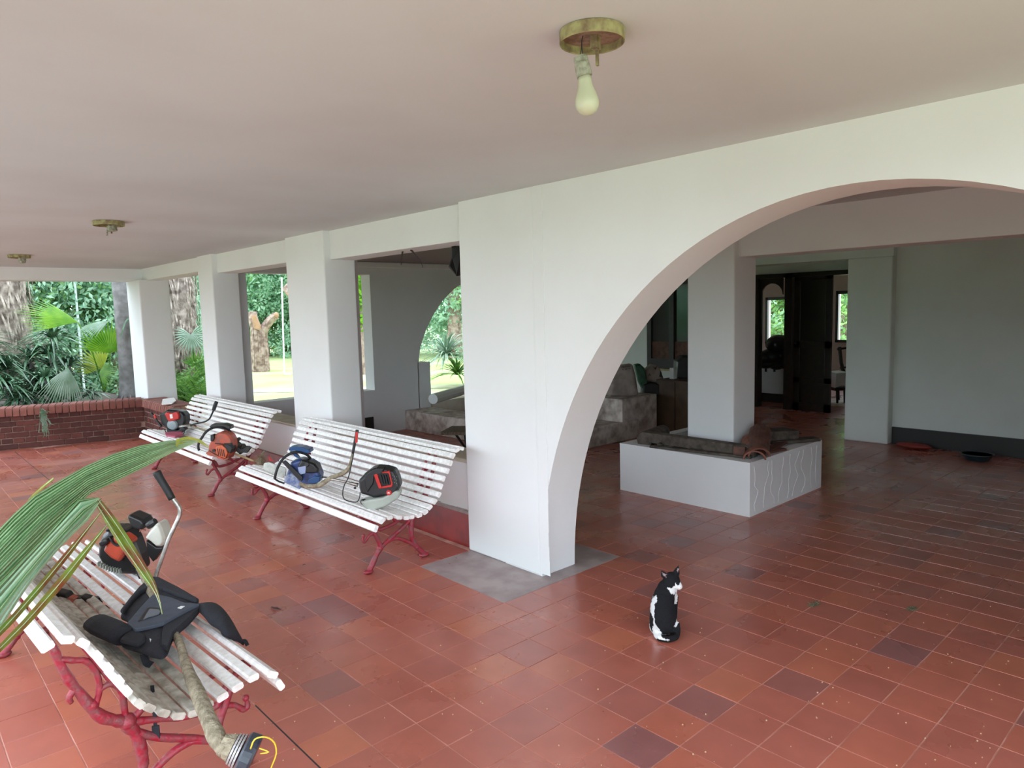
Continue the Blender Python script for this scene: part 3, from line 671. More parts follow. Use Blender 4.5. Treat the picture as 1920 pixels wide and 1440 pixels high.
tag_ = fix(obj('folded_cloth', G().prism([on('z', .402, *p) for p in C6([(280,600),(420,575),(510,580),(520,620),(420,650),(300,640)])], V((0,0,.02)), .01), PINK, bevel=.004))
setp(tag_, 'faded pink cloth lying under the red trimmer', 'cloth')

# ---- brush cutter on the foreground bench
B = on('z', .44, 230, 1072)
t = thing('brush_cutter', 'large orange and black brush cutter with silver handlebar lying along the foreground bench', 'brush cutter', B)
solid('engine_shroud', C1([(178,640),(180,560),(195,470),(230,390),(300,330),(380,330),(490,345),(560,470),(620,640),(650,800),(620,840),(430,835),(300,780),(215,710)]), B, .0, .14, BLACK, t, .02, .01)
solid('orange_cover', C1([(245,565),(280,490),(345,425),(440,388),(490,410),(560,460),(555,500),(495,520),(480,620),(420,695),(330,650)]), B, -.035, .05, mat('scuffed_orange_red', (.52,.065,.03), .4, col2=(.36,.06,.035), scale=12), t, .012, .008)
solid('cover_gap', C1([(345,425),(400,480),(440,480),(480,440),(490,455),(450,500),(390,498),(340,445)]), B, -.042, -.02, RUBBER, t, 0, .002)
solid('muffler_guard', C1([(195,470),(230,440),(300,420),(310,470),(260,520),(215,520)]), B, -.05, .03, BLACK, t, .004, .006)
fins = G()
for k in range(9):
    a = C1([(215+k*30, 705+k*13 if k < 5 else 757+(k-4)*6)])[0]; fins.obox(onp(a[0], a[1], B, -.004), (V((FH.y,-FH.x,0)), V((0,0,1)), FH), (.0022, .011, .012))
obj('shroud_fin', fins, TANK, t, kind='stuff')
solid('air_box', C1([(520,165),(555,155),(690,212),(722,255),(690,330),(620,322),(560,290)]), B, .02, .12, BLACK, t, .006, .006)
solid('fuel_tank', C1([(715,420),(770,335),(850,255),(880,262),(905,310),(940,420),(935,480),(905,520),(850,520),(770,455)]), B, -.01, .09, TANKW, t, .01, .01)
c0, c1 = onp(*C1([(765,275)])[0], B, .03), onp(*C1([(850,225)])[0], B, .03)
obj('tank_cap', G().tube([c0, c0*.5+c1*.5, c1], [.017,.019,.016], 14), BLACK, t, smooth=False)
solid('tank_bracket', C1([(740,440),(780,470),(860,525),(935,520),(820,685),(760,600)]), B, .01, .05, BLACK, t, .0, .004)
pipe('fuel_hose', C1([(670,340),(700,315),(740,325)]), B, .04, .003, ORPL, t, 6)
pipe('wire_loop', C1([(330,400),(370,470),(430,500),(490,440),(530,400)]), B, -.05, .004, RUBBER, t, 6)
pipe('wiring', C1([(300,330),(380,290),(440,300),(520,350)]), B, .02, .006, RUBBER, t, 6)
obj('clutch_neck', G().tube([onp(*C1([q])[0], B, d) for q, d in (((560,500),.0),((600,590),-.02),((650,680),-.04),((660,700),-.04))], [.030,.028,.023,.019], 12), mat('grey_rubber', (.12,.12,.13), .5), t, smooth=True)
S0 = [(655,690),(690,790),(730,870)]
shaft_px = [(258,1055),(265,1072),(272,1087),(300,1150),(333,1198),(346,1238),(362,1280),(376,1312),(392,1350),(408,1385),(424,1408)]
sd_ = [.0,-.05,-.09,-.28,-.42,-.52,-.62,-.70,-.80,-.88,-.93]
sz_ = [.50,.49,.48,.462,.455,.452,.450,.450,.445,.435,.42]
spts = smoothpath([on('z', z_, *p) for p, z_ in zip(shaft_px, sz_)], 3)
obj('shaft', G().tube(spts, [.015]*9+[.014]*6+[.016,.017,.019,.021,.022,.023,.022,.023,.024,.022,.023,.025,.024,.022,.021,.020], 10, jit=.08), DIRT, t, smooth=True, label='shaft caked with dried grass')
pipe('shaft_collar', [(262,1066),(268,1080)], B, [-.03,-.06], .020, RUBBER, t, 10)
pipe('handlebar', [(283,1112),(290,1088),(296,1068),(306,1040),(316,1012),(327,988),(336,968),(337,955),(331,944),(322,932)], B, [-.14,-.13,-.12,-.11,-.10,-.09,-.08,-.08,-.08,-.08], .0095, METAL, t)
pipe('handlebar_grip', [(323,936),(312,916),(302,900),(293,884)], B, -.08, [.015,.016,.016,.019], RUBBER, t, 10)
c = onp(*shaft_px[-1], B, -.93); d_ = (onp(460,1420, B, -1.02) - onp(424,1395, B, -.94)).normalized()
c = on('z', .42, 428, 1400)
ax_ = (on('z', .385, 480, 1420) - c).normalized()
obj('gear_head', G().tube([c-ax_*.02, c+ax_*.012], [.03,.036], 10, jit=.1), DIRT, t)
rg = G()
for k in range(3): rg.lathe(c+ax_*(.014+k*.008), ax_, [(0,0),(.040+.002*k,0),(.041+.002*k,.0055),(0,.0055)], 22)
obj('spindle_ring', rg, mat('dull_ring_steel', (.42,.40,.40), .5, metal=.5), t)
obj('trimmer_head', G().lathe(c+ax_*.040, ax_, [(0,0),(.048,0),(.055,.006),(.056,.030),(.052,.036),(0,.036)], 26), mat('blue_black_plastic', (.035,.042,.06), .35, vary=.3, scale=30), t)
HB = c + ax_*.06
pipe('cutting_line', [(470,1404),(478,1386),(498,1382),(514,1392),(518,1412),(510,1435),(500,1455),(470,1470)], HB, [-.05,-.05,-.04,-.02,-.01,0,0,0], .0022, YELL, t, 6)
pipe('cutting_line', [(486,1403),(504,1410),(488,1413)], HB, -.03, .0018, YELL, t, 6)
th_ = solid('control_grip', C1([(0,1065),(0,1150),(120,1190),(190,1210),(215,1150),(200,1100),(120,1100),(60,1080)]), B, -.16, -.12, BLACK, t, .004, .006)
solid('control_grip_end', [(95,1108),(122,1114),(128,1122),(150,1124),(150,1142),(128,1138),(112,1132)], B, -.17, -.12, BLACK, t, .002, .006)
solid('stop_switch', [(122,1124),(129,1120),(139,1124),(136,1133),(124,1131)], B, -.185, -.15, ORPL, th_, 0, .002, label='orange stop switch')
pipe('grip_tube', [(185,1136),(205,1138),(232,1135)], B, -.14, .007, BLACK, t, 7)

# ---- harness
def Hs(z, pts): return [on('z', z, *p) for p in pts]
hb = on('z', .44, 300, 1180)
t = thing('carrying_harness', 'black padded carrying harness thrown over the foreground bench', 'harness', hb)
def drape(name, outline, z0, h, m, n=7, **k):
    g = G(); top = [on('z', z0, *p) for p in outline]; c = sum(top, V())/len(top); nn = len(top); L = []
    for j, (s, zz) in enumerate(((1, -h), (1.0, -.3*h), (.97, .3*h), (.86, .75*h), (.6, h), (.3, 1.08*h))):
        L.append([c + (p-c)*s + V((0,0,zz + noise.noise(p*9+V((j,0,0)))*.012)) for p in top])
    vs = [p for l in L for p in l]; fs = [(j*nn+i, j*nn+(i+1) % nn, (j+1)*nn+(i+1) % nn, (j+1)*nn+i) for j in range(len(L)-1) for i in range(nn)]
    fs += [tuple(range(nn))[::-1], tuple((len(L)-1)*nn+i for i in range(nn))]
    g.add(vs, fs); o = obj(name, g, m, t, smooth=True, **k); s = o.modifiers.new('s', 'SUBSURF'); s.levels = 2; s.render_levels = 2; return o
def HC(l): return [(160+x/6.19, 1070+y/6.19) for x, y in l]
drape('back_pad', HC([(395,540),(420,470),(520,350),(620,230),(700,150),(765,105),(860,112),(980,170),(1100,240),(1220,300),(1320,370),(1365,405),(1330,460),(1200,600),(1090,690),(1015,770),(975,900),(950,970),(870,1005),(740,970),(600,920),(480,880),(395,850),(440,760),(500,680),(520,600),(450,545)]), .455, .020, FABRIC)
def flat(name, px, z0, z1, m, bev=.004, **k): return fix(obj(name, G().prism([on('z', z0, *p) for p in HC(px)], V((0,0,z1-z0))), m, t, bevel=bev, **k))
flat('pad_rim', [(410,500),(520,355),(620,235),(765,108),(860,115),(1100,240),(1325,372),(1300,400),(1090,330),(900,250),(780,225),(640,290),(540,400),(440,530)], .468, .487, FABRIC, .007)
flat('lower_panel', [(400,850),(520,700),(700,790),(700,850),(620,905)], .462, .480, FABRIC, .008)
flat('side_panel', [(920,645),(1330,440),(1350,420),(1330,470),(1190,610),(1015,775),(960,940),(890,900),(900,760)], .462, .482, FABRIC, .008)
flat('hip_plate', [(490,650),(640,470),(780,320),(860,318),(1000,350),(1150,410),(1330,425),(1180,500),(1010,595),(920,645),(740,690),(580,722)], .476, .492, PLATE, .004, label='slate blue stiff plate with a slot')
flat('plate_slot', [(612,592),(730,428),(830,432),(900,465),(870,505),(740,545)], .4925, .494, BLACK, .0)
flat('plate_inset', [(672,572),(745,450),(850,455),(872,480),(850,510),(730,545)], .4945, .497, mat('grey_mesh', (.13,.14,.16), .8), .0)
flat('white_tag', [(1070,435),(1110,415),(1155,415),(1110,445)], .4925, .4945, WHITEPL, 0)
flat('white_stitch', [(745,790),(765,800),(755,830)], .482, .484, WHITEPL, 0)
obj('shoulder_pad', G().tube([on('z', .465, *p) for p in HC([(120,600),(200,642),(290,682),(380,722),(465,765)])], [.045,.049,.05,.049,.046], 16, flat=.62), FABRIC, t, smooth=True)
so = [on('z', z_, *p) for p, z_ in zip(HC([(1320,378),(1410,366),(1500,372),(1580,420),(1650,500),(1710,590),(1765,690),(1815,780),(1862,882)]), (.478,.484,.482,.475,.462,.44,.41,.38,.35))]
si = [on('z', z_, *p) for p, z_ in zip(HC([(1290,450),(1360,520),(1430,590),(1500,640),(1580,700),(1650,745),(1720,790),(1780,830),(1835,872)]), (.47,.465,.458,.45,.445,.43,.40,.37,.345))]
sv = []; 
for a_, b_ in zip(smoothpath(so, 3), smoothpath(si, 3)): m_ = a_.lerp(b_, .5) + V((0,0,.012)); sv += [a_, m_, b_]
ns = len(sv)//3
so_ = obj('shoulder_strap', G().add(sv, [f for k in range(ns-1) for f in ((k*3,k*3+1,k*3+4,k*3+3), (k*3+1,k*3+2,k*3+5,k*3+4))]), FABRIC, t, smooth=True); so_.modifiers.new('s', 'SOLIDIFY').thickness = .014
obj('webbing_loop', G().ribbon(smoothpath([on('z', .44, 270, 1226), on('z', .415, 274, 1242), on('z', .40, 284, 1246)], 3), .012, V((1,0,0))), FABRIC, t).modifiers.new('s', 'SOLIDIFY').thickness = .003
hg = V(on('z', .36, 288, 1318)); obj('hanging_buckle', G().ribbon([hg + V((0,0,.06)), hg, hg + V((0,0,-.08))], .006, V((1,-.6,0))).obox(hg+V((0,0,-.10)), (V((1,-.6,0)), V((.6,1,0)), V((0,0,1))), (.011,.003,.022)), FABRIC, t)

# ================================================================== PALM FROND
RIB = mat('pale_rib_highlight', (.36, .50, .30), .4, vary=.3, scale=30)  # pale ribs, coloured light to draw a highlight along each fold
pf = thing('palm_frond', 'large pleated fan palm leaf reaching in over the foreground bench', 'palm leaf', (-2.35, -1.2, 0))
def edge(pts, s):                                  # point along a drawn edge
    pts = [V((a, b, 0)) for a, b in pts]; L = [0]
    for i in range(len(pts)-1): L.append(L[-1] + (pts[i+1]-pts[i]).length)
    q = s*L[-1]
    for i in range(len(pts)-1):
        if q <= L[i+1] or i == len(pts)-2: return pts[i].lerp(pts[i+1], (q-L[i])/max(L[i+1]-L[i], 1e-6))
def blades(T, Bm, n, d0, d1, mats, tipn=1.0, per=12, stagger=.0):
    for i in range(n):
        a, b = i/n, (i+1)/n; L0, R0, C0 = [], [], []
        end = 1 - stagger*abs(random.gauss(0, .5))*(i/n)
        for k in range(per+1):
            s = end*k/per; p, q = edge(T, s), edge(Bm, s); dist = d0 + (d1-d0)*s + .02*math.sin(i*1.3+s*3)
            l, r = p.lerp(q, a), p.lerp(q, b); m_ = l.lerp(r, .5)
            L0.append(at(l.x, l.y, dist)); R0.append(at(r.x, r.y, dist)); C0.append(at(m_.x, m_.y, dist - .75*(L0[-1]-R0[-1]).length - .001))
        g = G(); vs = []
        for l, c_, r in zip(L0, C0, R0): vs += [l, c_, r]
        g.add(vs, [f for k in range(per) for f in ((k*3,k*3+1,k*3+4,k*3+3), (k*3+1,k*3+2,k*3+5,k*3+4))])
        nf = len(g.f); g.tube([c_ - FH*.0012 for c_ in C0], [.0007]*per + [.0003], 5)
        o = obj('leaflet', g, [mats[i % len(mats)] if i else mats[0], RIB], pf)
        for q_ in o.data.polygons: q_.material_index = 0 if q_.index < nf else 1
blades([(-150,1175),(-80,1075),(0,990),(55,934),(153,877),(219,848),(284,829),(345,823),(372,826)],
       [(-150,1240),(-80,1165),(0,1093),(90,1000),(170,925),(262,881),(328,846),(352,836),(372,828)], 14, 1.45, 1.85, [FROND], stagger=.0)
blades([(-150,1240),(-80,1165),(0,1093),(90,1000),(149,934),(186,933)],
       [(-150,1330),(-80,1260),(0,1182),(44,1111),(87,1056),(122,1017),(164,977),(190,938)], 6, 1.40, 1.66, [FROND, FRONDL, FRONDL])
blades([(186,933),(215,968),(245,1012),(270,1052),(292,1092),(300,1120),(305,1150)],
       [(176,942),(200,985),(228,1030),(256,1068),(284,1104),(297,1124),(304,1152)], 2, 1.665, 1.74, [FRONDB, FRONDB])
blades([(-60,1240),(20,1155),(80,1086),(130,1026),(192,956)], [(-60,1252),(24,1170),(86,1098),(136,1036),(192,958)], 1, 1.42, 1.6, [FRONDB])
blades([(-40,1250),(50,1155),(110,1084),(160,1026),(203,981)], [(-40,1262),(56,1170),(122,1096),(166,1036),(203,983)], 1, 1.40, 1.58, [FRONDB])
blades([(60,928),(80,910),(100,895)], [(50,941),(78,918),(100,900)], 1, 1.53, 1.57, [FRONDY])
blades([(330,824),(350,818),(376,824),(392,838)], [(330,838),(350,828),(374,830),(392,840)], 1, 1.8, 1.9, [FRONDY])
hub = at(-150, 1250, 1.42)
obj('leaf_hub', G().ball(hub, (.05,.05,.06)), FROND, pf, smooth=True)
obj('leaf_stalk', G().tube(smoothpath([hub, hub + V((-.15,.02,-.1)), hub + V((-.35,.0,-.5)), V((hub.x-.42, hub.y-.02, 0.0))], 5), [.012]*10+[.016]*6, 8), FRONDL, pf, smooth=True)

# ================================================================== CEILING LIGHTS
def ceiling_dish(name, label, cx, cy, bulb, R=.082):
    t = thing(name, label, 'ceiling light', (cx, cy, ZC), None)
    g = G(); g.lathe((cx, cy, ZC), (0,0,-1), [(R*.96,0),(R,.002),(R*1.0,.030),(R*.985,.0315),(R*.965,.029),(R*.955,.012),(.02,.010)], 32)
    obj('dish', g, BRASS, t, smooth=False)
    b = G().obox((cx+.008, cy-.004, ZC-.026), ((1,.3,0),(-.3,1,0),(0,0,1)), (.012,.009,.018)).obox((cx+.012, cy-.006, ZC-.058), ((1,.3,0),(-.3,1,0),(0,0,1)), (.0045,.003,.026))
    obj('bracket', b, BRASS, t)
    obj('inner_plate', G().lathe((cx, cy, ZC-.0105), (0,0,-1), [(0,0),(R*.93,0),(R*.93,.0015),(0,.002)], 32), mat('rusty_pink_plate', (.30,.21,.15), .8, col2=(.16,.10,.055), scale=45), t)
    return t
lc = V((-.235, -.975, 0))
t = ceiling_dish('ceiling_light', 'tarnished round ceiling fitting near the arch with a bare bulb dangling on its wire', lc.x, lc.y, True)
lb = V((lc.x, lc.y, ZC))
def LP(x, y, d=0): return onp(x, y, lb, d)
for o_ in (0, 3):
    obj('wire', G().tube(smoothpath([LP(1100+o_, 62), LP(1094, 66), LP(1091, 76), LP(1090+o_*.5, 92), LP(1087+o_*2, 106)], 4), .0011, 6), RUBBER, t, smooth=True)
top_, mid_, bot_ = LP(1088, 106), LP(1096, 143), LP(1102, 205)
axb = (mid_-top_).normalized(); 
obj('socket', G().lathe(top_, axb, [(0,0),(.017,0),(.0185,.006),(.0175,.014),(.019,.018),(.020,.042),(.0195,.050),(0,.050)], 20), SOCK, t)
axc = (bot_-mid_).normalized(); Lb = (bot_-mid_).length
obj('bulb', G().lathe(mid_, axc, [(0,0),(.0165,0),(.0175,.012),(.020,.028),(.026,.044),(.0300,.058),(.0305,.068),(.0285,.078),(.022,.088),(.012,.0945),(0,.0965)], 24), BULB, t, smooth=True)
t = ceiling_dish('ceiling_light', 'middle empty ceiling fitting, dirty dish with a stub of socket', -.315, 3.43, False, .10)
obj('socket', G().lathe((-.30, 3.42, ZC-.03), (.1,0,-1), [(0,0),(.03,0),(.032,.035),(.026,.04),(0,.04)], 14).tube([(-.33,3.42,ZC-.06),(-.335,3.42,ZC-.10)], .006, 6), SOCK, t)
t = ceiling_dish('ceiling_light', 'farthest small ceiling fitting near the end beam', -.41, 6.6, False, .10)
obj('socket', G().lathe((-.39, 6.59, ZC-.03), (.1,0,-1), [(0,0),(.034,0),(.034,.03),(.022,.055),(0,.055)], 14), SOCK, t)

# ================================================================== PLANTER IN THE ROOM
pl = thing('masonry_planter', 'white plastered square masonry planter built round the inner pillar', 'planter', (3.73, 1.04, 0))
px0, px1, py0, py1, pz = 3.12, 4.33, .43, 1.66, .415
g = G()
for a in ((px0, px1, py0, py0+.10), (px0, px1, py1-.10, py1), (px0, px0+.10, py0+.1, py1-.1), (px1-.10, px1, py0+.1, py1-.1)): g.box(a[0], a[1], a[2], a[3], 0, pz)
obj('plastered_wall', g, WALL, pl)
g = G()
for k in range(9):
    x = px0 + .08 + k*.13; z = 0.03; pts = []
    while z < pz: pts.append((x + noise.noise(V((k*3.1, z*9, 0)))*.09 + z*.12*(1 if k % 2 else -.3), py0-.001, z)); z += .05
    g.tube(pts, .0018, 5)
obj('plaster_ridge', g, WALL, pl, kind='stuff')
obj('soil', G().box(px0+.1, px1-.1, py0+.1, py1-.1, .02, .299), SOIL, pl)
struct('wall_pillar_planter', G().box(3.46, 3.80, .765, 1.20, .30, ZC+.01), WALL, bevel=.012)
def log(name, label, cat, a, b, r, m, jit=.1, ends=True):
    a, b = V(a), V(b); n = 7; pts = [a.lerp(b, i/n) + V((0,0,noise.noise(a*3+V((i,0,0)))*.012)) for i in range(n+1)]
    t = thing(name, label, cat, a)
    obj('trunk_wood', G().tube(pts, [r*random.uniform(.9, 1.08) for _ in pts], 12, jit=jit*.5), m, t, smooth=False)
    g = G().tube([a-(b-a).normalized()*.002, a+(b-a).normalized()*.004], r*.8, 12); obj('cut_end', g, LOG, t)
    return t
log('log', 'short thick grey log lying at the left corner of the planter', 'log', (3.20,1.46,.45), (3.65,1.58,.455), .068, LOG)
log('branch', 'thin grey branch beside the short log in the planter', 'branch', (3.17,1.27,.425), (3.55,1.53,.45), .026, LOG)
def board(name, label, cat, c, ln, wd, th_, rz, m, ry=0.0, rx=0.0):
    r = Matrix.Rotation(rz, 3, 'Z') @ Matrix.Rotation(ry, 3, 'Y') @ Matrix.Rotation(rx, 3, 'X')
    g = G().cbox(c, (r @ V((1,0,0)), r @ V((0,1,0)), r @ V((0,0,1))), (ln/2, wd/2, th_/2), .004)
    o = obj(name, g, m); return setp(o, label, cat)
board('timber', 'long grey squared timber lying along the near edge of the planter', 'timber', (3.28,.99,.47), .98, .085, .085, math.radians(-83), LOG, ry=.03)
board('plank', 'narrow grey plank under the long timber', 'plank', (3.20,.92,.425), .85, .05, .02, math.radians(-81), LOG)
board('plank', 'dark board end with a red face against the pillar foot', 'plank', (3.41,.62,.455), .34, .09, .07, math.radians(10), REDW, ry=.05)
tl = V((3.36,.54,.42))
def clay(label, c, rz, tilt, m, L_=.40, R_=.085):
    g = G(); n = 10; r = Matrix.Rotation(rz, 3, 'Z') @ Matrix.Rotation(tilt, 3, 'Y')
    vs = []
    for x in (-L_/2, L_/2):
        for rr in (R_, R_-.014):
            for k in range(n+1):
                a_ = PI*k/n; vs.append(V(c) + r @ V((x, rr*math.cos(a_), rr*math.sin(a_)*.8)))
    N1 = n+1
    fs = [(k, k+1, 2*N1+k+1, 2*N1+k) for k in range(n)] + [(N1+k, 3*N1+k, 3*N1+k+1, N1+k+1) for k in range(n)]
    fs += [(k, N1+k, N1+k+1, k+1) for k in range(n)] + [(2*N1+k, 2*N1+k+1, 3*N1+k+1, 3*N1+k) for k in range(n)] + [(0, 2*N1, 3*N1, N1), (n, N1+n, 3*N1+n, 2*N1+n)]
    return setp(fix(obj('roof_tile', g.add(vs, fs), m)), label, 'roof tile', 'curved clay roof tiles in the planter')
clay('topmost brown curved roof tile, tilted up on the planter corner', (3.47,.55,.50), math.radians(25), -.28, REDW)
clay('orange-edged curved roof tile just under the tilted one', (3.40,.54,.465), math.radians(38), -.15, TERRA, .34)
clay('lowest curved roof tile resting on the planter rim corner', (3.36,.53,.425), math.radians(30), -.03, TERRA, .30)
board('plank', 'thick dark block lying right of the pillar in the planter', 'timber', (3.98,.72,.475), .42, .20, .09, math.radians(-28), LOG, ry=.04)
board('plank', 'wide weathered board slanting over the right rim of the planter', 'plank', (4.02,.98,.45), .75, .13, .03, math.radians(-62), LOG, ry=.03)
board('plank', 'short broken board laid across the right end of the planter', 'plank', (4.07,.56,.432), .45, .11, .025, math.radians(-30), LOG)
board('plank', 'thin reddish board across the front of the planter', 'plank', (3.72,.55,.43), .5, .08, .02, math.radians(12), REDW)
board('plank', 'small red-brown offcut on the planter rim', 'plank', (3.58,.49,.427), .26, .07, .018, math.radians(-10), REDW)

# ================================================================== INNER PORCH THINGS
setp(obj('stone_bench', G().box(3.72, 4.15, 3.5, 5.89, 0, .265), STONE, bevel=.01), 'low rough stone ledge running from the inner porch wall', 'ledge')
t = thing('low_table', 'low table with a speckled brown top and dark crossed legs beyond the low wall', 'table', (2.55, 2.9, 0))
tp = [on('z', .45, 822, 811), on('z', .45, 845, 801), V((2.95,3.0,.45)), V((2.45,2.5,.45))]
tp = [V((2.33,3.20,.45)), V((2.62,3.40,.45)), V((3.15,2.78,.45)), V((2.80,2.55,.45))]
fix(obj('tabletop', G().prism(tp, V((0,0,-.03))), CHIP, t))
for a, b in ((V((2.48,3.17,.42)), V((2.72,3.05,0))), (V((2.68,3.28,.42)), V((2.50,2.98,0))), (V((2.86,2.70,.42)), V((3.0,2.9,0))), (V((3.04,2.82,.42)), V((2.8,2.75,0)))):
    obj('leg', G().tube([a, b], .012, 8), BLACK, t)
hk = onp(853, 468, V((1.9, 1.75, 2.0)))
g = G()
hk = on('x', 1.46, 856, 466)
bag = [onp(x, y, hk, d) for x, y, d in ((846,462,0),(868,459,.02),(866,516,.03),(856,518,0),(841,500,-.02),(846,484,0))]
setp(fix(obj('hanging_bag', G().prism(bag, FH*.025, .01), BLACK, bevel=.004)), 'black cloth bag hanging under the beam beside the near pier', 'bag')
for k, (lb_, pts) in enumerate((('straight cobweb strand hanging under the beam', [(755,471),(753,482),(752,497)]), ('curved cobweb strand trailing right under the beam', [(770,468),(780,478),(788,487),(793,502)]))):
    b0 = on('z', 2.052, *pts[0]); setp(obj('cobweb_strand', G().tube([onp(x, y, b0) for x, y in pts], [.008,.004,.002,.0015][:len(pts)], 5), mat('cobweb_%d' % k, (.05,.04,.04), .9)), lb_, 'cobweb')
# hearth with sacks
hs = thing('stone_hearth', 'two tier rough stone hearth seen through the left foot of the arch', 'hearth', (4.9, 3.4, 0))
obj('lower_tier', G().box(4.25, 5.25, 3.07, 4.4, 0, .225), STONE, hs, bevel=.01)
obj('upper_tier', G().box(4.93, 5.62, 3.08, 4.6, .0, .50), STONE, hs, bevel=.01)
obj('upper_ledge', G().box(4.60, 4.935, 3.45, 4.6, .22, .505), TANSTONE, hs, bevel=.01)
def sack(name, label, cat, px, base, d0, d1, m, words=None, wpos=None, size=.05, tilt=0):
    p0 = [onp(x, y, base, d0) for x, y in px]; ext = FH*(d1-d0)
    t = thing(name, label, cat, V((base.x, base.y, min(p.z for p in p0))))
    body = fix(obj('body', G().prism(p0, ext, .03), m, t, smooth=False, bevel=.02))
    if words: text(words, size, facing(onp(*wpos, base, d0-.006), tilt), INK, t)
    return t
b0 = V((5.0, 3.35, .5))
s1 = sack('paper_sack', 'upright pale sack with black lettering on the stone hearth', 'sack', [(1142,744),(1146,706),(1150,688),(1187,683),(1193,706),(1198,742),(1180,746)], b0, 0, .22, SACK)
text('PELLING\nALERTA', .030, facing(onp(1174, 690, b0, -.006), .12), INK, s1)
text('X', .075, facing(onp(1153, 692, b0, -.006), .1), INK, s1)
b0 = V((5.35, 3.6, .5))
fix(obj('tmp', G().prism([onp(x, y, b0, 0) for x, y in [(1190,684),(1200,682),(1209,690),(1216,724),(1206,732),(1198,716)]], FH*.15, .02), GREENB, bevel=.01)).name = 'plastic_bag'
setp(bpy.data.objects['plastic_bag'], 'crumpled green plastic bag between the two printed sacks', 'bag')
s2 = sack('printed_sack', 'slumped printed sack right of the green bag', 'sack', [(1208,716),(1212,694),(1222,684),(1236,686),(1246,712),(1232,718)], b0, .02, .22, SACK)
g = G(); p_ = onp(1228, 689, b0, .013); g.prism([onp(1224,686,b0,.014), onp(1228,690,b0,.014), onp(1232,686,b0,.014), onp(1229,694,b0,.014)], FH*.003); g.prism([onp(1236,706,b0,.014), onp(1239,694,b0,.014), onp(1243,708,b0,.014)], FH*.003)
obj('printed_mark', g, INK, s2)
text('A', .05, facing(onp(1218, 703, b0, .012), 0), INK, s2)
setp(fix(obj('refuse_bag', G().prism([onp(x, y, b0, -.03) for x, y in [(1205,742),(1206,722),(1220,716),(1240,720),(1244,736),(1238,744)]], FH*.2, .02), BLACK, bevel=.01)), 'black refuse bag slumped under the printed sack', 'bag')
# cabinet
cb = thing('wooden_cabinet', 'plain brown wooden cabinet between the hearth and the planter pillar', 'cabinet', (6.1, 2.9, 0))
obj('carcass', G().box(5.80, 6.55, 2.62, 3.22, 0, .66), WOODC, cb, bevel=.004)
obj('door', G().box(5.785, 5.80, 2.64, 2.91, .03, .64).box(5.785, 5.80, 2.93, 3.20, .03, .64), WOODC, cb)
setp(fix(obj('suitcase', G().prism([onp(x, y, V((6.1,3.0,.7)), 0) for x, y in [(1268,711),(1270,678),(1280,668),(1300,666),(1310,712)]], FH*.25, .015), BLACK, bevel=.01)), 'black rounded case standing on the brown cabinet', 'case')
setp(obj('paper_carton', G().box(5.95, 6.02, 3.06, 3.12, .66, .80), WHITEPL), 'small white carton beside the black case', 'carton')
# glazed doors in the back wall
gd = thing('door_1', 'dark wooden glazed double door in the back wall above the sacks', 'door', (6.6, 3.5, .72), kind='structure')
obj('door_frame', G().box(6.56, 6.66, 3.10, 3.93, .72, .86).box(6.56, 6.66, 3.10, 3.93, 1.88, 1.97).box(6.56, 6.66, 3.86, 3.93, .86, 1.88).box(6.56, 6.66, 3.48, 3.56, .86, 1.88).box(6.56, 6.66, 3.10, 3.15, .86, 1.88), WOODD, gd)
for a, b in ((3.15, 3.48), (3.56, 3.86)): obj('pane', G().box(6.60, 6.61, a, b, 1.1, 1.88), GLASSD, gd); obj('lower_panel', G().box(6.59, 6.62, a, b, .86, 1.1), REDW, gd)
setp(obj('yellow_ruler', G().box(6.50, 6.56, 3.25, 3.92, .70, .725), STICK), 'pale yellow wooden strip on the ledge under the glazed door', 'strip')

# hall doors
d1 = thing('door_2', 'black panelled folding door leaf standing open in the hall', 'door', (8.5, 2.4, 0), kind='structure')
y0, y1 = 2.15, 2.70
fr = G().box(8.48, 8.52, y0, y0+.09, 0, 2.0).box(8.48, 8.52, y1-.09, y1, 0, 2.0).box(8.48, 8.52, y0, y1, 1.91, 2.0).box(8.48, 8.52, y0, y1, .93, 1.03).box(8.48, 8.52, y0, y1, 0, .12).box(8.48, 8.52, y0, y1, .42, .50)
obj('door_frame', fr, WOODD, d1, bevel=.003)
for a, b in ((.12,.42), (.5,.93)): obj('panel', G().box(8.49, 8.51, y0+.08, y1-.08, a, b), WOODD, d1, bevel=.002)
obj('pane', G().box(8.495, 8.505, y0+.08, y1-.08, 1.03, 1.91), GLASSD, d1)
obj('door_handle', G().ball((8.465, y1-.045, 1.0), .02).tube([(8.48,y1-.045,1.0),(8.46,y1-.045,1.0)], .008, 8), BLACK, d1)
d2 = thing('door_3', 'dark door frame post with folded leaf left of the black door', 'door', (8.5, 2.85, 0), kind='structure')
obj('post', G().box(8.46, 8.60, 2.73, 2.84, 0, 2.02), WOODD, d2)
obj('header', G().box(8.46, 8.60, 1.75, 3.36, 1.965, 2.03).box(8.46, 8.60, 3.26, 3.36, 0, 1.97), WOODD, d2)
ag = G(); yc_, w_ = 3.06, .17
arch2 = [(yc_ + w_*math.cos(PI*k/12), 1.72 + .17*math.sin(PI*k/12)) for k in range(13)]
for k in range(12):
    (a, za), (b, zb) = arch2[k], arch2[k+1]
    ag.add([(8.5,a,za),(8.5,b,zb),(8.5,b,1.97),(8.5,a,1.97),(8.53,a,za),(8.53,b,zb),(8.53,b,1.97),(8.53,a,1.97)], [(0,1,2,3),(7,6,5,4),(0,4,5,1)])
ag.box(8.5, 8.53, 3.22, 3.30, .8, 1.97)
obj('arched_fretwork', ag, WOODD, d2)
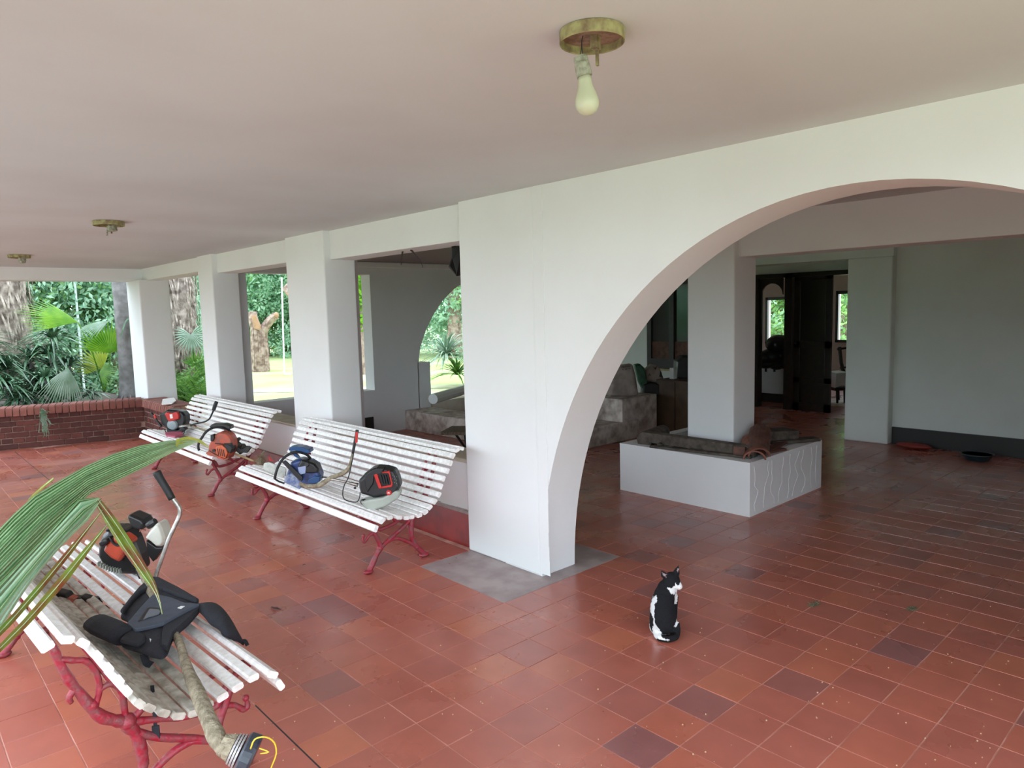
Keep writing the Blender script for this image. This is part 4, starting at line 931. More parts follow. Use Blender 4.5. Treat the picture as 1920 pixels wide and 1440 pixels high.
# machine on the parapet
mb = V((9.0, 3.3, .58))
t = thing('motor', 'black bulky machine with rounded cover on the white parapet in the hall', 'machine', (9.2, 3.3, .56))
g = G(); 
for (x, y, r) in ((1430,670,.17),(1446,668,.20),(1462,666,.20),(1474,668,.17),(1436,682,.13),(1456,684,.13),(1474,684,.12)): g.ball(onp(x, y, mb), (r, r, r*.62), 12, 8)
obj('body', g, BLACK, t, smooth=True)
obj('cover', G().ball(onp(1460, 645, mb), (.27,.18,.15), 16, 10), mat('dark_grey_gloss', (.03,.03,.035), .25), t, smooth=True)
lg = G()
for x in (1424, 1436, 1452, 1472): lg.tube([onp(x, 685, mb), onp(x, 697, mb)], .018, 7)
obj('feet', lg, BLACK, t)
# chair and table seen through the gap
ch = thing('dining_chair', 'dark wooden chair with a pale cloth glimpsed through the gap beside the black door', 'chair', (9.9, 2.55, 0))
ch0 = on('z', 0, 1572, 768)
cbx = V((9.6, 2.5, 0))
def Q(x, y, d=0): return onp(x, y, cbx, d)
for x in (1569, 1583): obj('leg', G().tube([Q(x, 730), Q(x+1, 764)], .018, 6), WOODD, ch)
for x in (1572, 1588): obj('leg', G().tube([Q(x, 730, .35), Q(x+1, 756, .35)], .018, 6), WOODD, ch)
sp_ = G().prism([Q(1566,728,-.02), Q(1592,727,-.02), Q(1592,732,-.02), Q(1566,733,-.02)], FH*.4); fix(obj('seat', sp_, WOODD, ch))
obj('backrest', G().tube([Q(1574,650,.4), Q(1577,680,.4), Q(1582,700,.4), Q(1584,728,.4)], .03, 8).tube([Q(1570,655,.4), Q(1590,652,.4)], .02, 7).tube([Q(1575,690,.4), Q(1590,688,.4)], .015, 7), WOODD, ch)
setp(fix(obj('seat_cloth', G().prism([Q(1568,700,-.03), Q(1592,698,-.03), Q(1592,726,-.03), Q(1580,722,-.03), Q(1566,727,-.03)], FH*.35), WHITEP)), 'pale cloth draped over the dark wooden chair', 'cloth')
# things at the foot of the right wall
rb = on('z', 0.0, 1717, 842)
t = setp(obj('water_hose_bag', G().ball(rb + V((.0,.02,.035)), (.07,.18,.035), 14, 8, jit=.05), mat('dull_red_bag', (.20,.02,.015), .5), smooth=True), 'dull red flat bundle on floor at the left foot of right wall', 'bundle')
gb = on('z', 0, 1832, 862)
t = thing('dark_basin', 'shallow dark blue-grey basin on the floor by the right wall', 'basin', gb)
obj('bowl', G().lathe(gb, (0,0,1), [(0,.0),(.10,0),(.135,.055),(.14,.06),(.13,.06),(.095,.008),(0,.008)], 22), mat('dark_teal_plastic', (.02,.035,.045), .4), t)
obj('rim', G().lathe(gb + V((0,0,.056)), (0,0,1), [(.132,0),(.146,0),(.146,.008),(.132,.008),(.132,0)], 22), mat('dark_teal_rim', (.03,.05,.06), .4), t)
setp(obj('clump_of_dry_grass', (lambda c: clump_g(c, (.06,.025,.004), 130, .03))(on('z', .006, 1524, 1132)) if False else G().ball(on('z', .004, 1524, 1133), (.004,.004,.003)), DRY), 'tiny grey pebble by the grass wisp', 'pebble') if False else None
for (x, y, w_, lab) in ((1527, 1132, .055, 'left wisp of dried grass on the red tiles'), (1710, 1140, .045, 'right wisp of dried grass on the red tiles')):
    o = clump('dry_grass_wisp', on('z', .006, x, y), (w_, .02, .004), 160, mat('grey_green_hay_%d' % x, (.20,.20,.12), .95, vary=.4, scale=80), None, .03)
    for v in o.data.vertices: v.co.z = abs(v.co.z-.004)*.35 + .001
    setp(o, lab, 'grass')
# crumbs scattered on the tiles
g = G()
for _ in range(230):
    px_, py_ = random.uniform(420, 1920), random.uniform(960, 1440)
    c = on('z', .0015, px_, py_)
    if c.x > 1.15 and c.y > .7: continue
    g.ball(c, random.uniform(.0015, .0038), 6, 4)
setp(obj('crumbs', g, mat('tan_crumbs', (.42,.26,.15), .8), kind='stuff'), 'tan crumbs scattered over the red floor tiles', 'crumbs')
g = G()
for _ in range(110):
    px_, py_ = random.uniform(380, 860), random.uniform(850, 1060); c = on('z', .001, px_, py_)
    if c.x > 1.1: continue
    a = random.uniform(0, 6.3); d_ = V((math.cos(a), math.sin(a), 0))*random.uniform(.006, .018); e_ = V((-d_.y, d_.x, 0))*.35
    g.add([c-d_, c+e_, c+d_, c-e_, c+V((0,0,.003))], [(0,1,4),(1,2,4),(2,3,4),(3,0,4)])
setp(obj('debris', g, mat('dry_leaf_bits', (.30,.22,.15), .9, col2=(.04,.02,.015), scale=60), kind='stuff'), 'dry leaf bits littering the floor around the benches', 'debris')
setp(obj('fallen_leaf', G().ribbon([on('z', .004, 508, 1138), on('z', .008, 517, 1141), on('z', .004, 527, 1143)], [.004,.011,.003], V((1,1,0)), .3), mat('maroon_leaf', (.05,.008,.012), .7)), 'curled dark maroon leaf alone on the tiles', 'leaf')
# things on the coping
cp = on('z', .535, 315, 757)
setp(fix(obj('paper_plate', G().prism([on('z', .54, *p) for p in [(303,759),(305,750),(326,747),(330,752),(322,758)]], V((0,0,.012))), WHITEP)), 'flat whitish plate lying on the brick coping by corner column', 'plate')
setp(obj('bamboo_stick', G().tube([on('z', .545, 348, 763), on('z', .60, 384, 758)], .010, 7), STICK), 'pale stick poking out beyond the end of the brick coping', 'stick')

# ================================================================== CAT
def build_cat():
    B = on('z', 0, 1246, 1196); R_ = V((FH.y, -FH.x, 0)); d = (B - CAM); d.z = 0; F_ = d.normalized(); R_ = V((F_.y, -F_.x, 0)); K = .000318
    def W(cx, cy, dep=0.0): return B + R_*((cx-550)*K) + F_*(dep) + V((0, 0, (1200-cy)*K*1.0))
    g = G(); bx = (R_, F_, V((0,0,1)))
    def e(cx, cy, dep, rx, ry, rz, ax=None): g.ball(W(cx, cy, dep), (rx, ry, rz), 18, 12, ax=ax or bx)
    e(528, 985, .055, .066, .088, .070); e(520, 880, .05, .062, .075, .075); e(520, 770, .065, .058, .062, .075); e(545, 680, .085, .052, .055, .068)
    e(575, 590, .100, .046, .048, .058); e(605, 520, .105, .038, .040, .045)
    e(430, 1090, .06, .036, .075, .038); e(630, 1080, .075, .040, .080, .040)               # haunches
    e(660, 420, .115, .040, .044, .038); e(715, 455, .105, .028, .030, .025); e(765, 500, .10, .019, .022, .017)   # head, cheek, muzzle
    e(640, 600, .14, .034, .036, .06)
    for s_ in (-.022, .030):                                                                   # front legs
        g.tube([W(600, 720, .15)+R_*s_, W(610, 900, .165)+R_*s_, W(610, 1150, .17)+R_*s_], [.024,.017,.013], 10); g.ball(W(610, 1180, .185)+R_*s_, (.016,.024,.011), 10, 6, ax=bx)
    for cx in (420, 660): g.ball(W(cx, 1185, .12), (.018,.045,.012), 10, 6, ax=bx)             # hind paws
    tail = smoothpath([W(430,1165,.0), W(470,1195,-.030), W(560,1205,-.045), W(660,1195,-.035), W(730,1150,-.005), W(748,1080,.03), W(745,1010,.05)], 4)
    tail = [V((p.x, p.y, max(p.z, .016))) for p in tail]
    g.tube(tail, [.017]*8+[.0155]*8+[.014]*5+[.012]*4, 10)
    for tip, c0, wdt in ((W(497,268,.115), W(555,370,.115), .020), (W(768,178,.12), W(728,330,.12), .020)):
        a = (tip - c0); n_ = a.cross(F_).normalized()
        sec = []
        for t_, ww in ((0, 1), (.35, .8), (.7, .42), (1, .06)):
            for k in range(8):
                an = 2*PI*k/8; sec.append(c0 + a*t_ + n_*math.cos(an)*wdt*ww + F_*math.sin(an)*.010*ww)
        g.add(sec, [(j*8+k, j*8+(k+1) % 8, (j+1)*8+(k+1) % 8, (j+1)*8+k) for j in range(3) for k in range(8)] + [tuple(range(8))[::-1], tuple(range(24, 32))])
    tmp = fix(obj('cat_raw', g, BLACK))
    md = tmp.modifiers.new('r', 'REMESH'); md.mode = 'VOXEL'; md.voxel_size = .0042; md.use_smooth_shade = True
    sm_ = tmp.modifiers.new('s', 'SMOOTH'); sm_.iterations = 5; sm_.factor = .5
    dg = bpy.context.evaluated_depsgraph_get(); me = bpy.data.meshes.new_from_object(tmp.evaluated_get(dg)); bpy.data.objects.remove(tmp)
    me.name = 'cat_body'; me.materials.clear()
    m = mat('cat_fur', (.012,.012,.014), .9, bump=.5, bscale=160, spec=.15); nt = m.node_tree; at_ = nt.nodes.new('ShaderNodeAttribute'); at_.attribute_name = 'fur'
    nt.links.new(at_.outputs['Color'], nt.nodes['Principled BSDF'].inputs['Base Color']); me.materials.append(m)
    ca = me.color_attributes.new('fur', 'FLOAT_COLOR', 'POINT')
    def inpoly(x, y, P):
        c = False; j = len(P)-1
        for i in range(len(P)):
            if (P[i][1] > y) != (P[j][1] > y) and x < (P[j][0]-P[i][0])*(y-P[i][1])/(P[j][1]-P[i][1]) + P[i][0]: c = not c
            j = i
        return c
    stripe = [(430,590),(445,640),(410,700),(395,800),(405,950),(470,1030),(510,1110),(560,1140),(620,1135),(625,1175),(560,1180),(500,1160),(440,1185),(380,1190),(365,1130),(375,1040),(390,960),(370,870),(325,810),(345,740),(375,640)]
    stripeL = [(300,1040),(340,1090),(380,1190),(350,1210),(300,1150)]
    chin = [(585,480),(660,500),(705,470),(712,420),(740,450),(768,460),(790,425),(830,440),(820,560),(760,590),(750,660),(720,620),(660,580)]
    chest = [(690,640),(760,640),(740,840),(690,840)]; paw = [(690,1010),(760,930),(790,950),(720,1060)]
    earL = [(510,300),(585,330),(575,365),(530,345)]; earR = [(745,240),(768,235),(770,285),(745,280)]
    for i, v in enumerate(me.vertices):
        p = v.co - B; x = 550 + p.dot(R_)/K; y = 1200 - p.z/K; dep = p.dot(F_)
        x += noise.noise(v.co*120)*14; y += noise.noise(v.co*120+V((5,5,5)))*14
        c = (.012,.012,.014)
        if dep < .09 and (inpoly(x, y, stripe) or inpoly(x, y, stripeL) or inpoly(x, y, paw)) and not (dep < .0 and y > 1150 and x > 440): c = (.72,.73,.74)
        if dep < .2 and (inpoly(x, y, chin)): c = (.78,.78,.78)
        if inpoly(x, y, chest) and dep > .08: c = (.70,.68,.67)
        if dep > .14 and y > 1120: c = (.75,.75,.75)
        if dep < .125 and (inpoly(x, y, earL) or inpoly(x, y, earR)): c = (.30,.22,.22)
        ca.data[i].color = (*c, 1)
    o = bpy.data.objects.new('cat', me); COL.objects.link(o)
    setp(o, 'small black and white cat sitting on the red tiles with its back turned', 'cat')
    return o
build_cat()

# ================================================================== PLANTS
def strap_rosette(g, c, n, L_, w_, droop=1.0, up=.9):
    for k in range(n):
        a = random.uniform(0, 2*PI); el = random.uniform(.15, up+.35); l = L_*random.uniform(.7, 1.1); d = V((math.cos(a), math.sin(a), 0)); pts = []
        for j in range(7):
            s = j/6; r_ = l*math.cos(el)*s + .15*l*s*s; z = l*math.sin(el)*s - droop*.55*l*s*s; pts.append(V(c) + d*r_ + V((0,0,z)))
        wd = [w_*.6, w_, w_, w_*.9, w_*.7, w_*.4, w_*.05]; g.ribbon(pts, wd, V((-d.y, d.x, 0)), .25)
def dracaena(label, c, h, n, L_, m, heads=1, group='strap leaved shrubs behind the brick wall'):
    t = thing('dracaena', label, 'shrub', c, group); g = G(); st = G()
    for k in range(heads):
        o_ = V((random.uniform(-.12, .12), random.uniform(-.12, .12), -k*.22)) if k else V((0,0,0)); top = V(c) + V((0,0,h)) + o_
        strap_rosette(g, top, n, L_, .021, 1.25, 1.0); st.tube([V(c), V(c)*.5+top*.5+V((.02,0,0)), top], [.022,.018,.015], 7)
    obj('leaves', g, m, t, kind='stuff'); obj('stem', st, BARKG, t); return t
def fan_leaf(name, hub, direction, normal, R_, spread, n, m, parent, droop=.25, w0=.5):
    D = V(direction).normalized(); Nn = V(normal).normalized(); S_ = D.cross(Nn).normalized(); Nn = S_.cross(D); g = G()
    for k in range(n):
        a = (k/(n-1)-.5)*spread; d = D*math.cos(a) + S_*math.sin(a); side = -D*math.sin(a) + S_*math.cos(a)
        l = R_*(1 - .18*abs(a)/max(spread/2, .1))*random.uniform(.93, 1.03); pts = []; wd = []
        wmax = R_*spread/n*.33
        for j in range(7):
            s = j/6; pts.append(V(hub) + d*l*s - Nn*droop*l*s*s + V((0,0,-droop*.4*l*s*s))); wd.append(max(.0015, wmax*(s*1.9 if s < .5 else (1-s)*1.9+.02)))
        g.ribbon(pts, wd, side, .45)
    return obj(name, g, m, parent)
def palm_trunk(name, label, cat, base, h, r0, r1, m, lean=(0,0), jit=.03, rings=False):
    t = thing(name, label, cat, base); n = 40 if rings else 16; pts = [V(base) + V((lean[0]*i/n, lean[1]*i/n, h*i/n)) for i in range(n+1)]
    rr = [(r0*(1-i/n)+r1*i/n)*(1+(.04 if rings and i % 2 else 0)) + (.05*math.exp(-i/3.0) if rings else 0) for i in range(n+1)]
    obj('trunk', G().tube(pts, rr, 16, jit=jit), m, t, smooth=True); return t, pts
ybed = 9.6
# smooth grey palm stem beside the corner column
t, _ = palm_trunk('palm_tree', 'slender smooth grey palm trunk rising just left of the corner column', 'palm', on('y', 9.4, 246, 745), 3.2, .125, .085, BARKG, (-.05, 0), .02, True)
g = G()
for k in range(26):
    a = random.uniform(0, 6.3); c = V(t.location)+V((.0,0,.1)); g.tube([c+V((math.cos(a)*.12, math.sin(a)*.12, 0)), c+V((math.cos(a)*.2, math.sin(a)*.2, -.12))], .012, 5)
obj('root', g, BARKG, t, kind='stuff')
sp = G()
for k in range(9):
    a = random.uniform(-2.5, .8); hb_ = on('y', 9.25, 247, 598)
    d = V((math.cos(a), -abs(math.sin(a))*.5, 0)); pts = [hb_ + d*.34*s + V((0,0,.12*s-.42*s*s)) for s in (0,.25,.5,.75,1)]; sp.ribbon(pts, [.012,.022,.02,.014,.002], V((-d.y, d.x, 0)), .3)
setp(obj('epiphyte_fern', sp, LEAF3), 'dark strap leaved plant clinging to the slender palm trunk', 'plant')
# shaggy palms
def shaggy(label, base, h, r, n):
    t, pts = palm_trunk('shaggy_palm', label, 'palm', base, h, r, r*.95, BARKP, (0,0), .12)
    g = G()
    for _ in range(n):
        a = random.uniform(0, 6.3); z = random.uniform(.25, h); c = V(base) + V((math.cos(a)*r*1.02, math.sin(a)*r*1.02, z)); o_ = V((math.cos(a), math.sin(a), 0))
        s_ = V((-math.sin(a), math.cos(a), 0)); k_ = random.uniform(-.12, .12)
        g.ribbon([c, c+o_*.06+s_*k_*.5+V((0,0,-.18)), c+o_*.05+s_*k_+V((0,0,-.5))], [.012,.014,.004], s_, .2)
    obj('dead_leaf_skirt', g, BARKP, t, kind='stuff'); return t
shaggy('big shaggy palm trunk at the far left behind the strap leaved shrubs', on('y', 11.0, 8, 700), 3.6, .40, 420)
shaggy('shaggy palm trunk hung with dead leaf strips, seen right of the corner column', on('y', 11.0, 343, 700), 3.4, .27, 420)
# strap leaved shrubs
spots = [((18,742), 9.7, .62, 46, .62, LEAF3, 'pale-edged strap leaved shrub against the left frame edge, above the wall'),
         ((62,735), 10.1, .75, 44, .6, LEAF3, 'dark strap leaved shrub rising between the two fan leaves at left'),
         ((108,728), 10.0, 1.02, 50, .6, LEAF3, 'tallest dark strap leaved shrub with narrow crown, middle of the bed'),
         ((135,735), 9.7, .62, 40, .5, LEAF3, 'dark strap leaved shrub below the lime palm leaves'),
         ((40,750), 9.55, .25, 34, .42, LEAF3, 'low strap leaved shrub leaning on the coping at left'),
         ((88,742), 9.5, .46, 40, .52, LEAF3, 'mid height dark shrub behind the drooping palm leaf'),
         ((170,742), 9.5, .2, 26, .34, LEAF5, 'small pale strap shrub near the slender palm foot'),
         ((-30,735), 9.8, 1.0, 40, .6, LEAF3, 'strap leaved shrub half out of the frame at left')]
for (p, yy, h, n, L_, m, lab) in spots:
    b = on('y', yy, *p); b.z = .33; dracaena(lab, b, h, n, L_*1.0, m, 3)
# fan palm behind the wall
fp = thing('fan_palm', 'fan palm with large lime green leaves left of the slender trunk', 'palm', on('y', 9.9, 195, 735))
def stalk(a, b, parent): obj('leaf_stalk', G().tube(smoothpath([V(a), V(a).lerp(V(b), .5)+V((.03,0,.04)), V(b)], 4), .010, 6), LEAF4, parent, smooth=True)
r0 = V(fp.location)
h1 = on('y', 9.7, 146, 604); fan_leaf('leaf', h1, (-1,.15,.35), (.15,-.75,.6), .78, 1.15, 16, LEAF4, fp, .1); stalk(r0, h1, fp)
h2 = on('y', 9.6, 206, 662); fan_leaf('leaf', h2, (-.05,-.1,1), (0,-1,.05), .56, 2.5, 22, LEAF4, fp, .08); stalk(r0, h2, fp)
h3 = on('y', 10.1, 192, 690); fan_leaf('leaf', h3, (-.5,0,.6), (0,-1,.1), .42, 2.2, 16, LEAFY, fp, .1); stalk(r0, h3, fp)
h4 = on('y', 9.5, 205, 602); fan_leaf('leaf', h4, (-1,-.2,-.05), (0,-.3,1), .5, 1.3, 14, LEAF5, fp, .3)
h5 = on('y', 10.6, 120, 610); fan_leaf('leaf', h5, (-1,-.2,0), (0,-.3,1), .6, 1.3, 14, LEAF5, fp, .3)
h6 = on('y', 9.2, 128, 690); fan_leaf('leaf', h6, (-.25,-.45,-.55), (0,-.9,.35), .62, 1.25, 18, LEAF5, fp, .28)
h7 = on('y', 9.2, 186, 700); fan_leaf('leaf', h7, (.2,-.3,.1), (0,-.8,.4), .30, 2.4, 16, FERN, fp, .3)
# ferns right of the corner column
def fern(label, base, n, L_, m, up=1.0):
    t = thing('fern', label, 'fern', base, 'bright ferns beside the corner column'); 
    for k in range(n):
        a = random.uniform(0, 6.3); d = V((math.cos(a), math.sin(a), 0)); s_ = V((-d.y, d.x, 0)); l = L_*random.uniform(.6, 1.1); g = G(); P_ = []
        for j in range(15):
            s = j/14; P_.append(V(base) + d*l*.55*s*s + d*.1*s + V((0,0,l*up*(s-.35*s*s))))
        for j in range(2, 15):
            w_ = .11*math.sin(PI*min(1, j/14*.9+.1))+.02
            for q in (-1, 1):
                e_ = (s_*q + V((0,0,.1)) + (P_[min(j+1,14)]-P_[j-1]).normalized()*.35).normalized()
                g.add([P_[j], P_[j]+e_*w_*.5+V((0,0,.012)), P_[j]+e_*w_, P_[j]+e_*w_*.5-V((0,0,.012))], [(0,1,2,3)])
        g.tube(P_, .004, 4); obj('frond', g, m, t)
for i_, (p, yy, n, L_, lab) in enumerate((((345,735), 2.15, 26, 1.05, 'tall bright fern growing just right of the corner column'), ((372,745), 2.1, 18, .6, 'low fern with broad yellow green fronds beside the far column'), ((333,735), 2.3, 20, 1.0, 'fern partly hidden behind the corner column'))):
    b = on('x', yy, *p); b.z = .1; fern(lab, b, n, L_+.25, FERN if i_ < 2 else LEAF1)
pb_ = on('y', 10.5, 362, 735); pb_.z = .1
t = thing('philodendron', 'large lobed blue-green leaf plant between the shaggy trunk and the far column', 'plant', pb_)
obj('stem', G().tube([pb_, on('y', 10.4, 366, 690), on('y', 10.35, 358, 628)], .014, 6), FERN, t)
fan_leaf('leaf', on('y', 10.3, 358, 628), (.05,-.2,-1), (0,-.95,.3), .34, 4.6, 24, LEAF5, t, .1)
fan_leaf('leaf', on('y', 10.4, 366, 690), (.4,-.2,.5), (0,-.9,.4), .34, 3.4, 18, FERN, t, .1)
tv = G()
for k in range(70):
    l = random.uniform(.03, .34)**1.0; sw_ = math.sin(l*9)*.02 + random.gauss(0, .012 + .05*l)
    a_ = on('y', 8.30, 78 + random.uniform(-3, 3), 766); b_ = a_ + V((sw_*.5 + .0, -.03, -l*.6)); c_ = a_ + V((sw_, -.05, -l)); e_ = c_ + V((random.gauss(0, .03), -.01, random.gauss(0, .02)-.015))
    tv.ribbon([a_, b_, c_, e_], [.0015,.0015,.005,.001], V((1,0,0)), .2)
setp(obj('trailing_sprig', tv, LEAF5), 'grey green sprig trailing down over the brick wall', 'plant')

# ---- garden beyond: trees, lawn things
def leaf_cloud(blobs, n, size, seed=1, flat=.6):
    rs = np.random.RandomState(seed); A = []
    for (c, r) in blobs:
        k = int(n * (r[0]*r[1]*r[2])**.55 / sum((q[1][0]*q[1][1]*q[1][2])**.55 for q in blobs))
        d = rs.normal(size=(k,3)); d /= np.linalg.norm(d, axis=1)[:,None]; rad = rs.uniform(.72, 1.03, (k,1))
        bump_ = 1 + .16*np.sin(d[:,:1]*7+c[0])*np.sin(d[:,1:2]*6+c[1]) + .10*np.sin(d[:,2:]*9)
        A.append(np.array(c)[None] + d*rad*bump_*np.array(r)[None])
    P_ = np.concatenate(A); k = len(P_)
    u = rs.normal(size=(k,3)); u /= np.linalg.norm(u, axis=1)[:,None]; v = rs.normal(size=(k,3)); v -= (v*u).sum(1)[:,None]*u; v /= np.linalg.norm(v, axis=1)[:,None]
    s = size*rs.uniform(.5, 1.3, (k,1)); vs = np.stack([P_-u*s, P_+v*s*.45, P_+u*s, P_-v*s*.45], 1).reshape(-1, 3)
    return vs, k
def cloud_obj(name, blobs, n, size, m, parent=None, seed=1, **kw):
    vs, k = leaf_cloud(blobs, n, size, seed); me = bpy.data.meshes.new(name); off = OFF.get(parent.name, V((0,0,0))) if parent else V((0,0,0))
    vs = vs - np.array(off)[None]
    me.vertices.add(len(vs)); me.vertices.foreach_set('co', vs.astype('f').ravel()); me.loops.add(4*k); me.loops.foreach_set('vertex_index', np.arange(4*k, dtype='i'))
    me.polygons.add(k); me.polygons.foreach_set('loop_start', np.arange(0, 4*k, 4, dtype='i')); me.polygons.foreach_set('loop_total', np.full(k, 4, dtype='i')); me.update(); me.validate(); me.materials.append(m)
    o = bpy.data.objects.new(name, me); COL.objects.link(o); o.parent = parent; return setp(o, kind='stuff', **kw)
def tree(label, c, h, r, m, seed, n=9000, size=.10, group=None, low=.15):
    c = V(c); t = thing('tree', label, 'tree', c, group); rs = random.Random(seed); bl = []
    for k in range(9):
        a = rs.uniform(0, 6.3); q = rs.uniform(.1, .75); z = h*(low + (1-low)*rs.uniform(0, .95)); rr = r*rs.uniform(.35, .6)
        bl.append(((c.x+math.cos(a)*r*q, c.y+math.sin(a)*r*q, c.z+z), (rr, rr, rr*.8)))
    n = int(n*2); size *= .62
    bl.append(((c.x, c.y, c.z+h*.55), (r*.7, r*.7, h*.42)))
    cloud_obj('foliage', bl, n, size, m, t, seed)
    obj('trunk', G().tube([c, c+V((.05,0,h*.35)), c+V((0,.1,h*.7))], [r*.09, r*.07, r*.03], 8, jit=.1), BARKS, t)
    return t
def gp(px, py, dist):                              # garden point on the ground under a direction
    d = ray(px, py); d.z = 0; d.normalize(); p = CAM + d*dist; p.z = -.15; return p
G_L = 'trees behind the planter bed'
for i_, (px_, dd, h, r, m, lab) in enumerate([(10, 19, 5.5, 3.0, LEAF2, 'tree behind the big shaggy palm trunk'), (75, 17.5, 5.0, 2.4, LEAF2, 'blue green tree behind the lime fan leaf'),
      (150, 19, 5.5, 2.6, LEAF1, 'green tree in the middle of the left view, behind pole'), (215, 18, 5.0, 2.2, LEAF2, 'tree just left of the slender grey trunk'), (262, 20, 5.5, 1.4, LEAF1, 'tree hidden mostly behind the corner column'),
      (338, 20, 5.5, 1.2, LEAF2, 'tree behind the second shaggy trunk'), (-120, 18, 5.5, 3.2, LEAF2, 'tree past the left edge of the view')]):
    tree(lab, gp(px_, 600, dd), h, r, m, 10+i_, 11000, .11, G_L, .02)
G_B = 'trees along the far side of the lawn'
for i_, (px_, dd, h, r, m, lab) in enumerate([(430, 34, 8, 3.6, LEAF1, 'far tree behind the far column'), (490, 33, 7.5, 3.2, LEAF2, 'far tree above the forked stump'), (540, 35, 8, 3.4, LEAF1, 'far tree behind the swing pole'),
      (600, 34, 8, 3.6, LEAF2, 'far tree hidden behind the middle column'), (665, 30, 7.5, 3.2, LEAF1, 'far tree left of the narrow inner window'), (760, 30, 8, 3.6, LEAF2, 'far tree behind the inner porch wall'), (850, 27, 7.5, 3.4, LEAF2, 'dark green tree filling the top of the inner arch'),
      (930, 28, 8, 3.8, LEAF1, 'far tree behind the near pier')]):
    tree(lab, gp(px_, 600, dd), h, r, m, 30+i_, 12000, .15, G_B, .0)
for i_, (px_, dd, h, r, m, lab) in enumerate([(1462, 26, 7, 3.5, LEAF1, 'tree outside the left living room window'), (1582, 26, 6, 3.5, LEAF1, 'tree outside the right living room window'), (1520, 27, 6, 3.5, LEAF2, 'tree hidden behind the black door')]):
    tree(lab, gp(px_, 600, dd), h, r, m, 60+i_, 7000, .15, 'trees beyond the living room', .0)
# unseen tree mass added past the open side to block low sky light
tl = []
for i_ in range(9): tl.append(((-16.5-random.uniform(0, 3), -14+i_*4.6, 1.0), (3.0, 3.0, 1.9)))
setp(cloud_obj('light_blocking_treeline', tl, 26000, .24, LEAF2, None, 80), 'unseen garden trees added beyond the open side to cut low light', 'trees')

# yellow-green vine covered trunk in the narrow window
vt = gp(684, 640, 21); t = thing('vine_covered_tree', 'yellow green vine hanging over a trunk in the narrow inner window', 'tree', vt)
cloud_obj('foliage', [((vt.x, vt.y, 3.0), (.7,.7,1.2)), ((vt.x, vt.y, 2.0), (.45,.45,.9))], 2200, .10, LEAF4, t, 5)
obj('trunk', G().tube([vt, vt+V((0,0,1.6)), vt+V((.1,0,3))], [.16,.13,.1], 8, jit=.15), BARKS, t)
# stump
sb = gp(489, 690, 24); t = thing('tree_stump', 'tall furrowed tree stump sawn off at two forks on the lawn', 'stump', sb)
def SP(x, y, d=0): return onp(x, y, sb, d)
obj('trunk', G().tube([SP(490,699), SP(489,680), SP(488,650), SP(486,628), SP(484,618)], [.27,.25,.235,.235,.22], 16, jit=.09), BARKS, t)
l1 = obj('left_fork', G().tube([SP(486,632), SP(480,615), SP(474,596), SP(474,584)], [.17,.16,.14,.12], 12, jit=.08), BARKS, t)
l2 = obj('right_fork', G().tube([SP(490,630), SP(498,612), SP(508,599), SP(517,592)], [.16,.14,.13,.12], 12, jit=.08), BARKS, t)
fix(obj('sawn_face', G().prism([SP(471,592,-.25), SP(478,590,-.25), SP(488,612,-.25), SP(486,619,-.25), SP(476,616,-.25)], FH*.08), CUTW, t, label='orange sawn wood face'))
obj('sawn_face', G().ball(SP(518,591,-.05), (.085,.085,.10), 10, 6), CUTW, t)
bk = G()
for k in range(36):
    a = 2*PI*k/36 + random.uniform(-.05, .05); bk.tube([sb + V((math.cos(a)*.26, math.sin(a)*.26, .02)), sb + V((math.cos(a+.1)*.24, math.sin(a+.1)*.24, .8)), sb + V((math.cos(a)*.215, math.sin(a)*.215, 1.4))], [.03,.028,.02], 5, jit=.2)
obj('bark_ridges', bk, BARKS, t, kind='stuff')
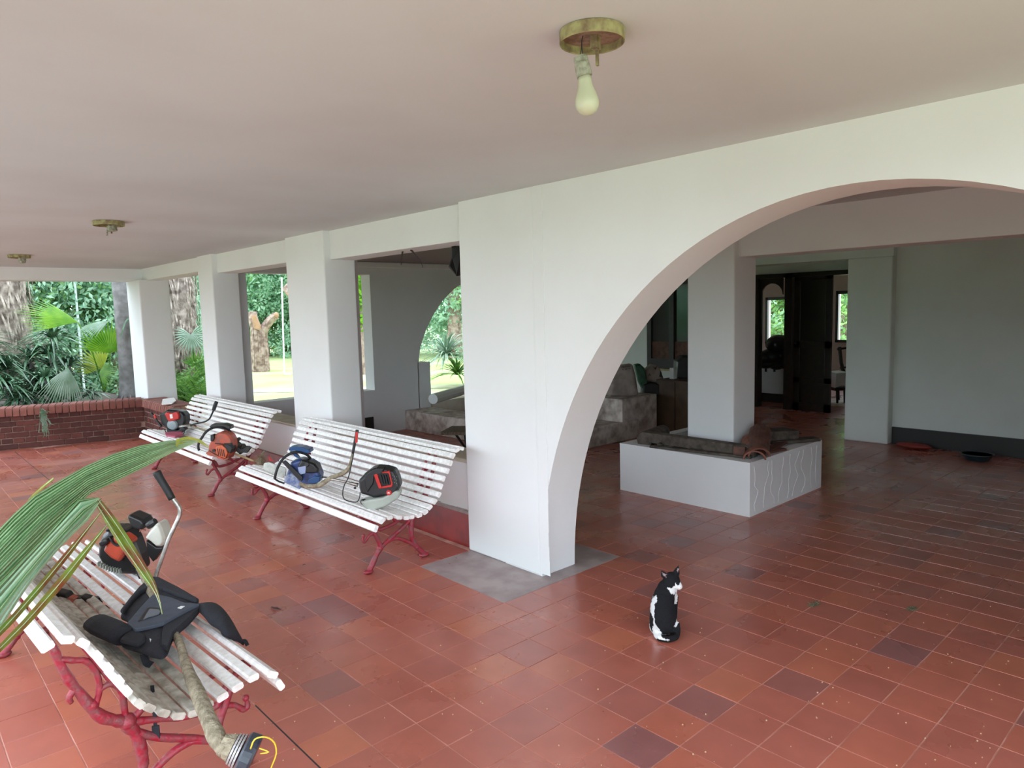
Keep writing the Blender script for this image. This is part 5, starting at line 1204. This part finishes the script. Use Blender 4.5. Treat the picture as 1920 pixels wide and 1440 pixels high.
# swing pole and log piece
sw = gp(532, 700, 20); t = thing('swing_pole', 'thin white pole with a ground bar standing on the lawn', 'pole', sw)
obj('post', G().tube([onp(533,702,sw), onp(528,520,sw)], .022, 8), POLE, t); obj('ground_bar', G().tube([onp(533,702,sw), onp(546,702,sw)], .018, 8), POLE, t)
pb = gp(575, 640, 22); t = thing('lopped_tree', 'lopped tree hidden behind the middle column, one torn pale limb showing above the stump', 'tree', pb)
obj('trunk', G().tube([pb, onp(578,600,pb), onp(574,556,pb)], [.22,.18,.16], 10, jit=.1), BARKS, t)
obj('limb', G().tube([onp(574,562,pb), onp(558,556,pb), onp(544,545,pb), onp(535,537,pb)], [.15,.15,.17,.14], 10, jit=.1), BARKS, t); obj('torn_face', G().tube([onp(536,546,pb,-.08), onp(542,552,pb,-.1), onp(552,564,pb,-.1)], [.04,.07,.05], 8), CUTW, t)
pl_ = gp(141, 540, 16.5); setp(obj('white_pole', G().tube([V((pl_.x, pl_.y, -.15)), V((pl_.x, pl_.y, 4.5))], .022, 8), mat('thin_pole_paint', (.55,.62,.62), .5)), 'slim white pole standing among the trees behind the fan leaf', 'pole')
# spiky cycad clump under the arch
cy = gp(838, 700, 16.5); t = thing('cycad', 'fountain shaped clump of arching pale green leaves seen under the inner arch', 'shrub', cy)
for hh, n, L_ in ((.7, 150, 1.15), (.25, 100, .9)):
    g = G(); strap_rosette(g, cy + V((0 if hh > .5 else .3, 0, hh)), n, L_, .022, .9, 1.1); obj('leaves', g, LEAF5 if hh > .5 else FERN, t, kind='stuff')
rl = G().tube([on('z', .45, 812, 748), on('z', .45, 900, 722)], .07, 10)
setp(obj('white_rail', rl, POLE), 'thick white horizontal rail outside the inner arch', 'rail')
struct('ground_path', G().box(3.9, 12, 7.6, 8.6, -.15, -.13), TANSTONE)
for i_, (px_, dd, w_) in enumerate(((505, 13.2, .5), (505, 17.5, .35))):
    c = gp(px_, 700, dd); d = V((cr.x, cr.y, 0)).normalized(); f = V((FH.x, FH.y, 0))
    struct('ground_track', G().add([c-d*9-f*w_, c+d*9-f*w_, c+d*9+f*w_, c-d*9+f*w_], [(0,1,2,3)]), mat('dry_pale_grass', (.62,.58,.42), .95, col2=(.45,.50,.25), scale=3))
    for v in bpy.context.scene.objects[-1].data.vertices if False else []: pass
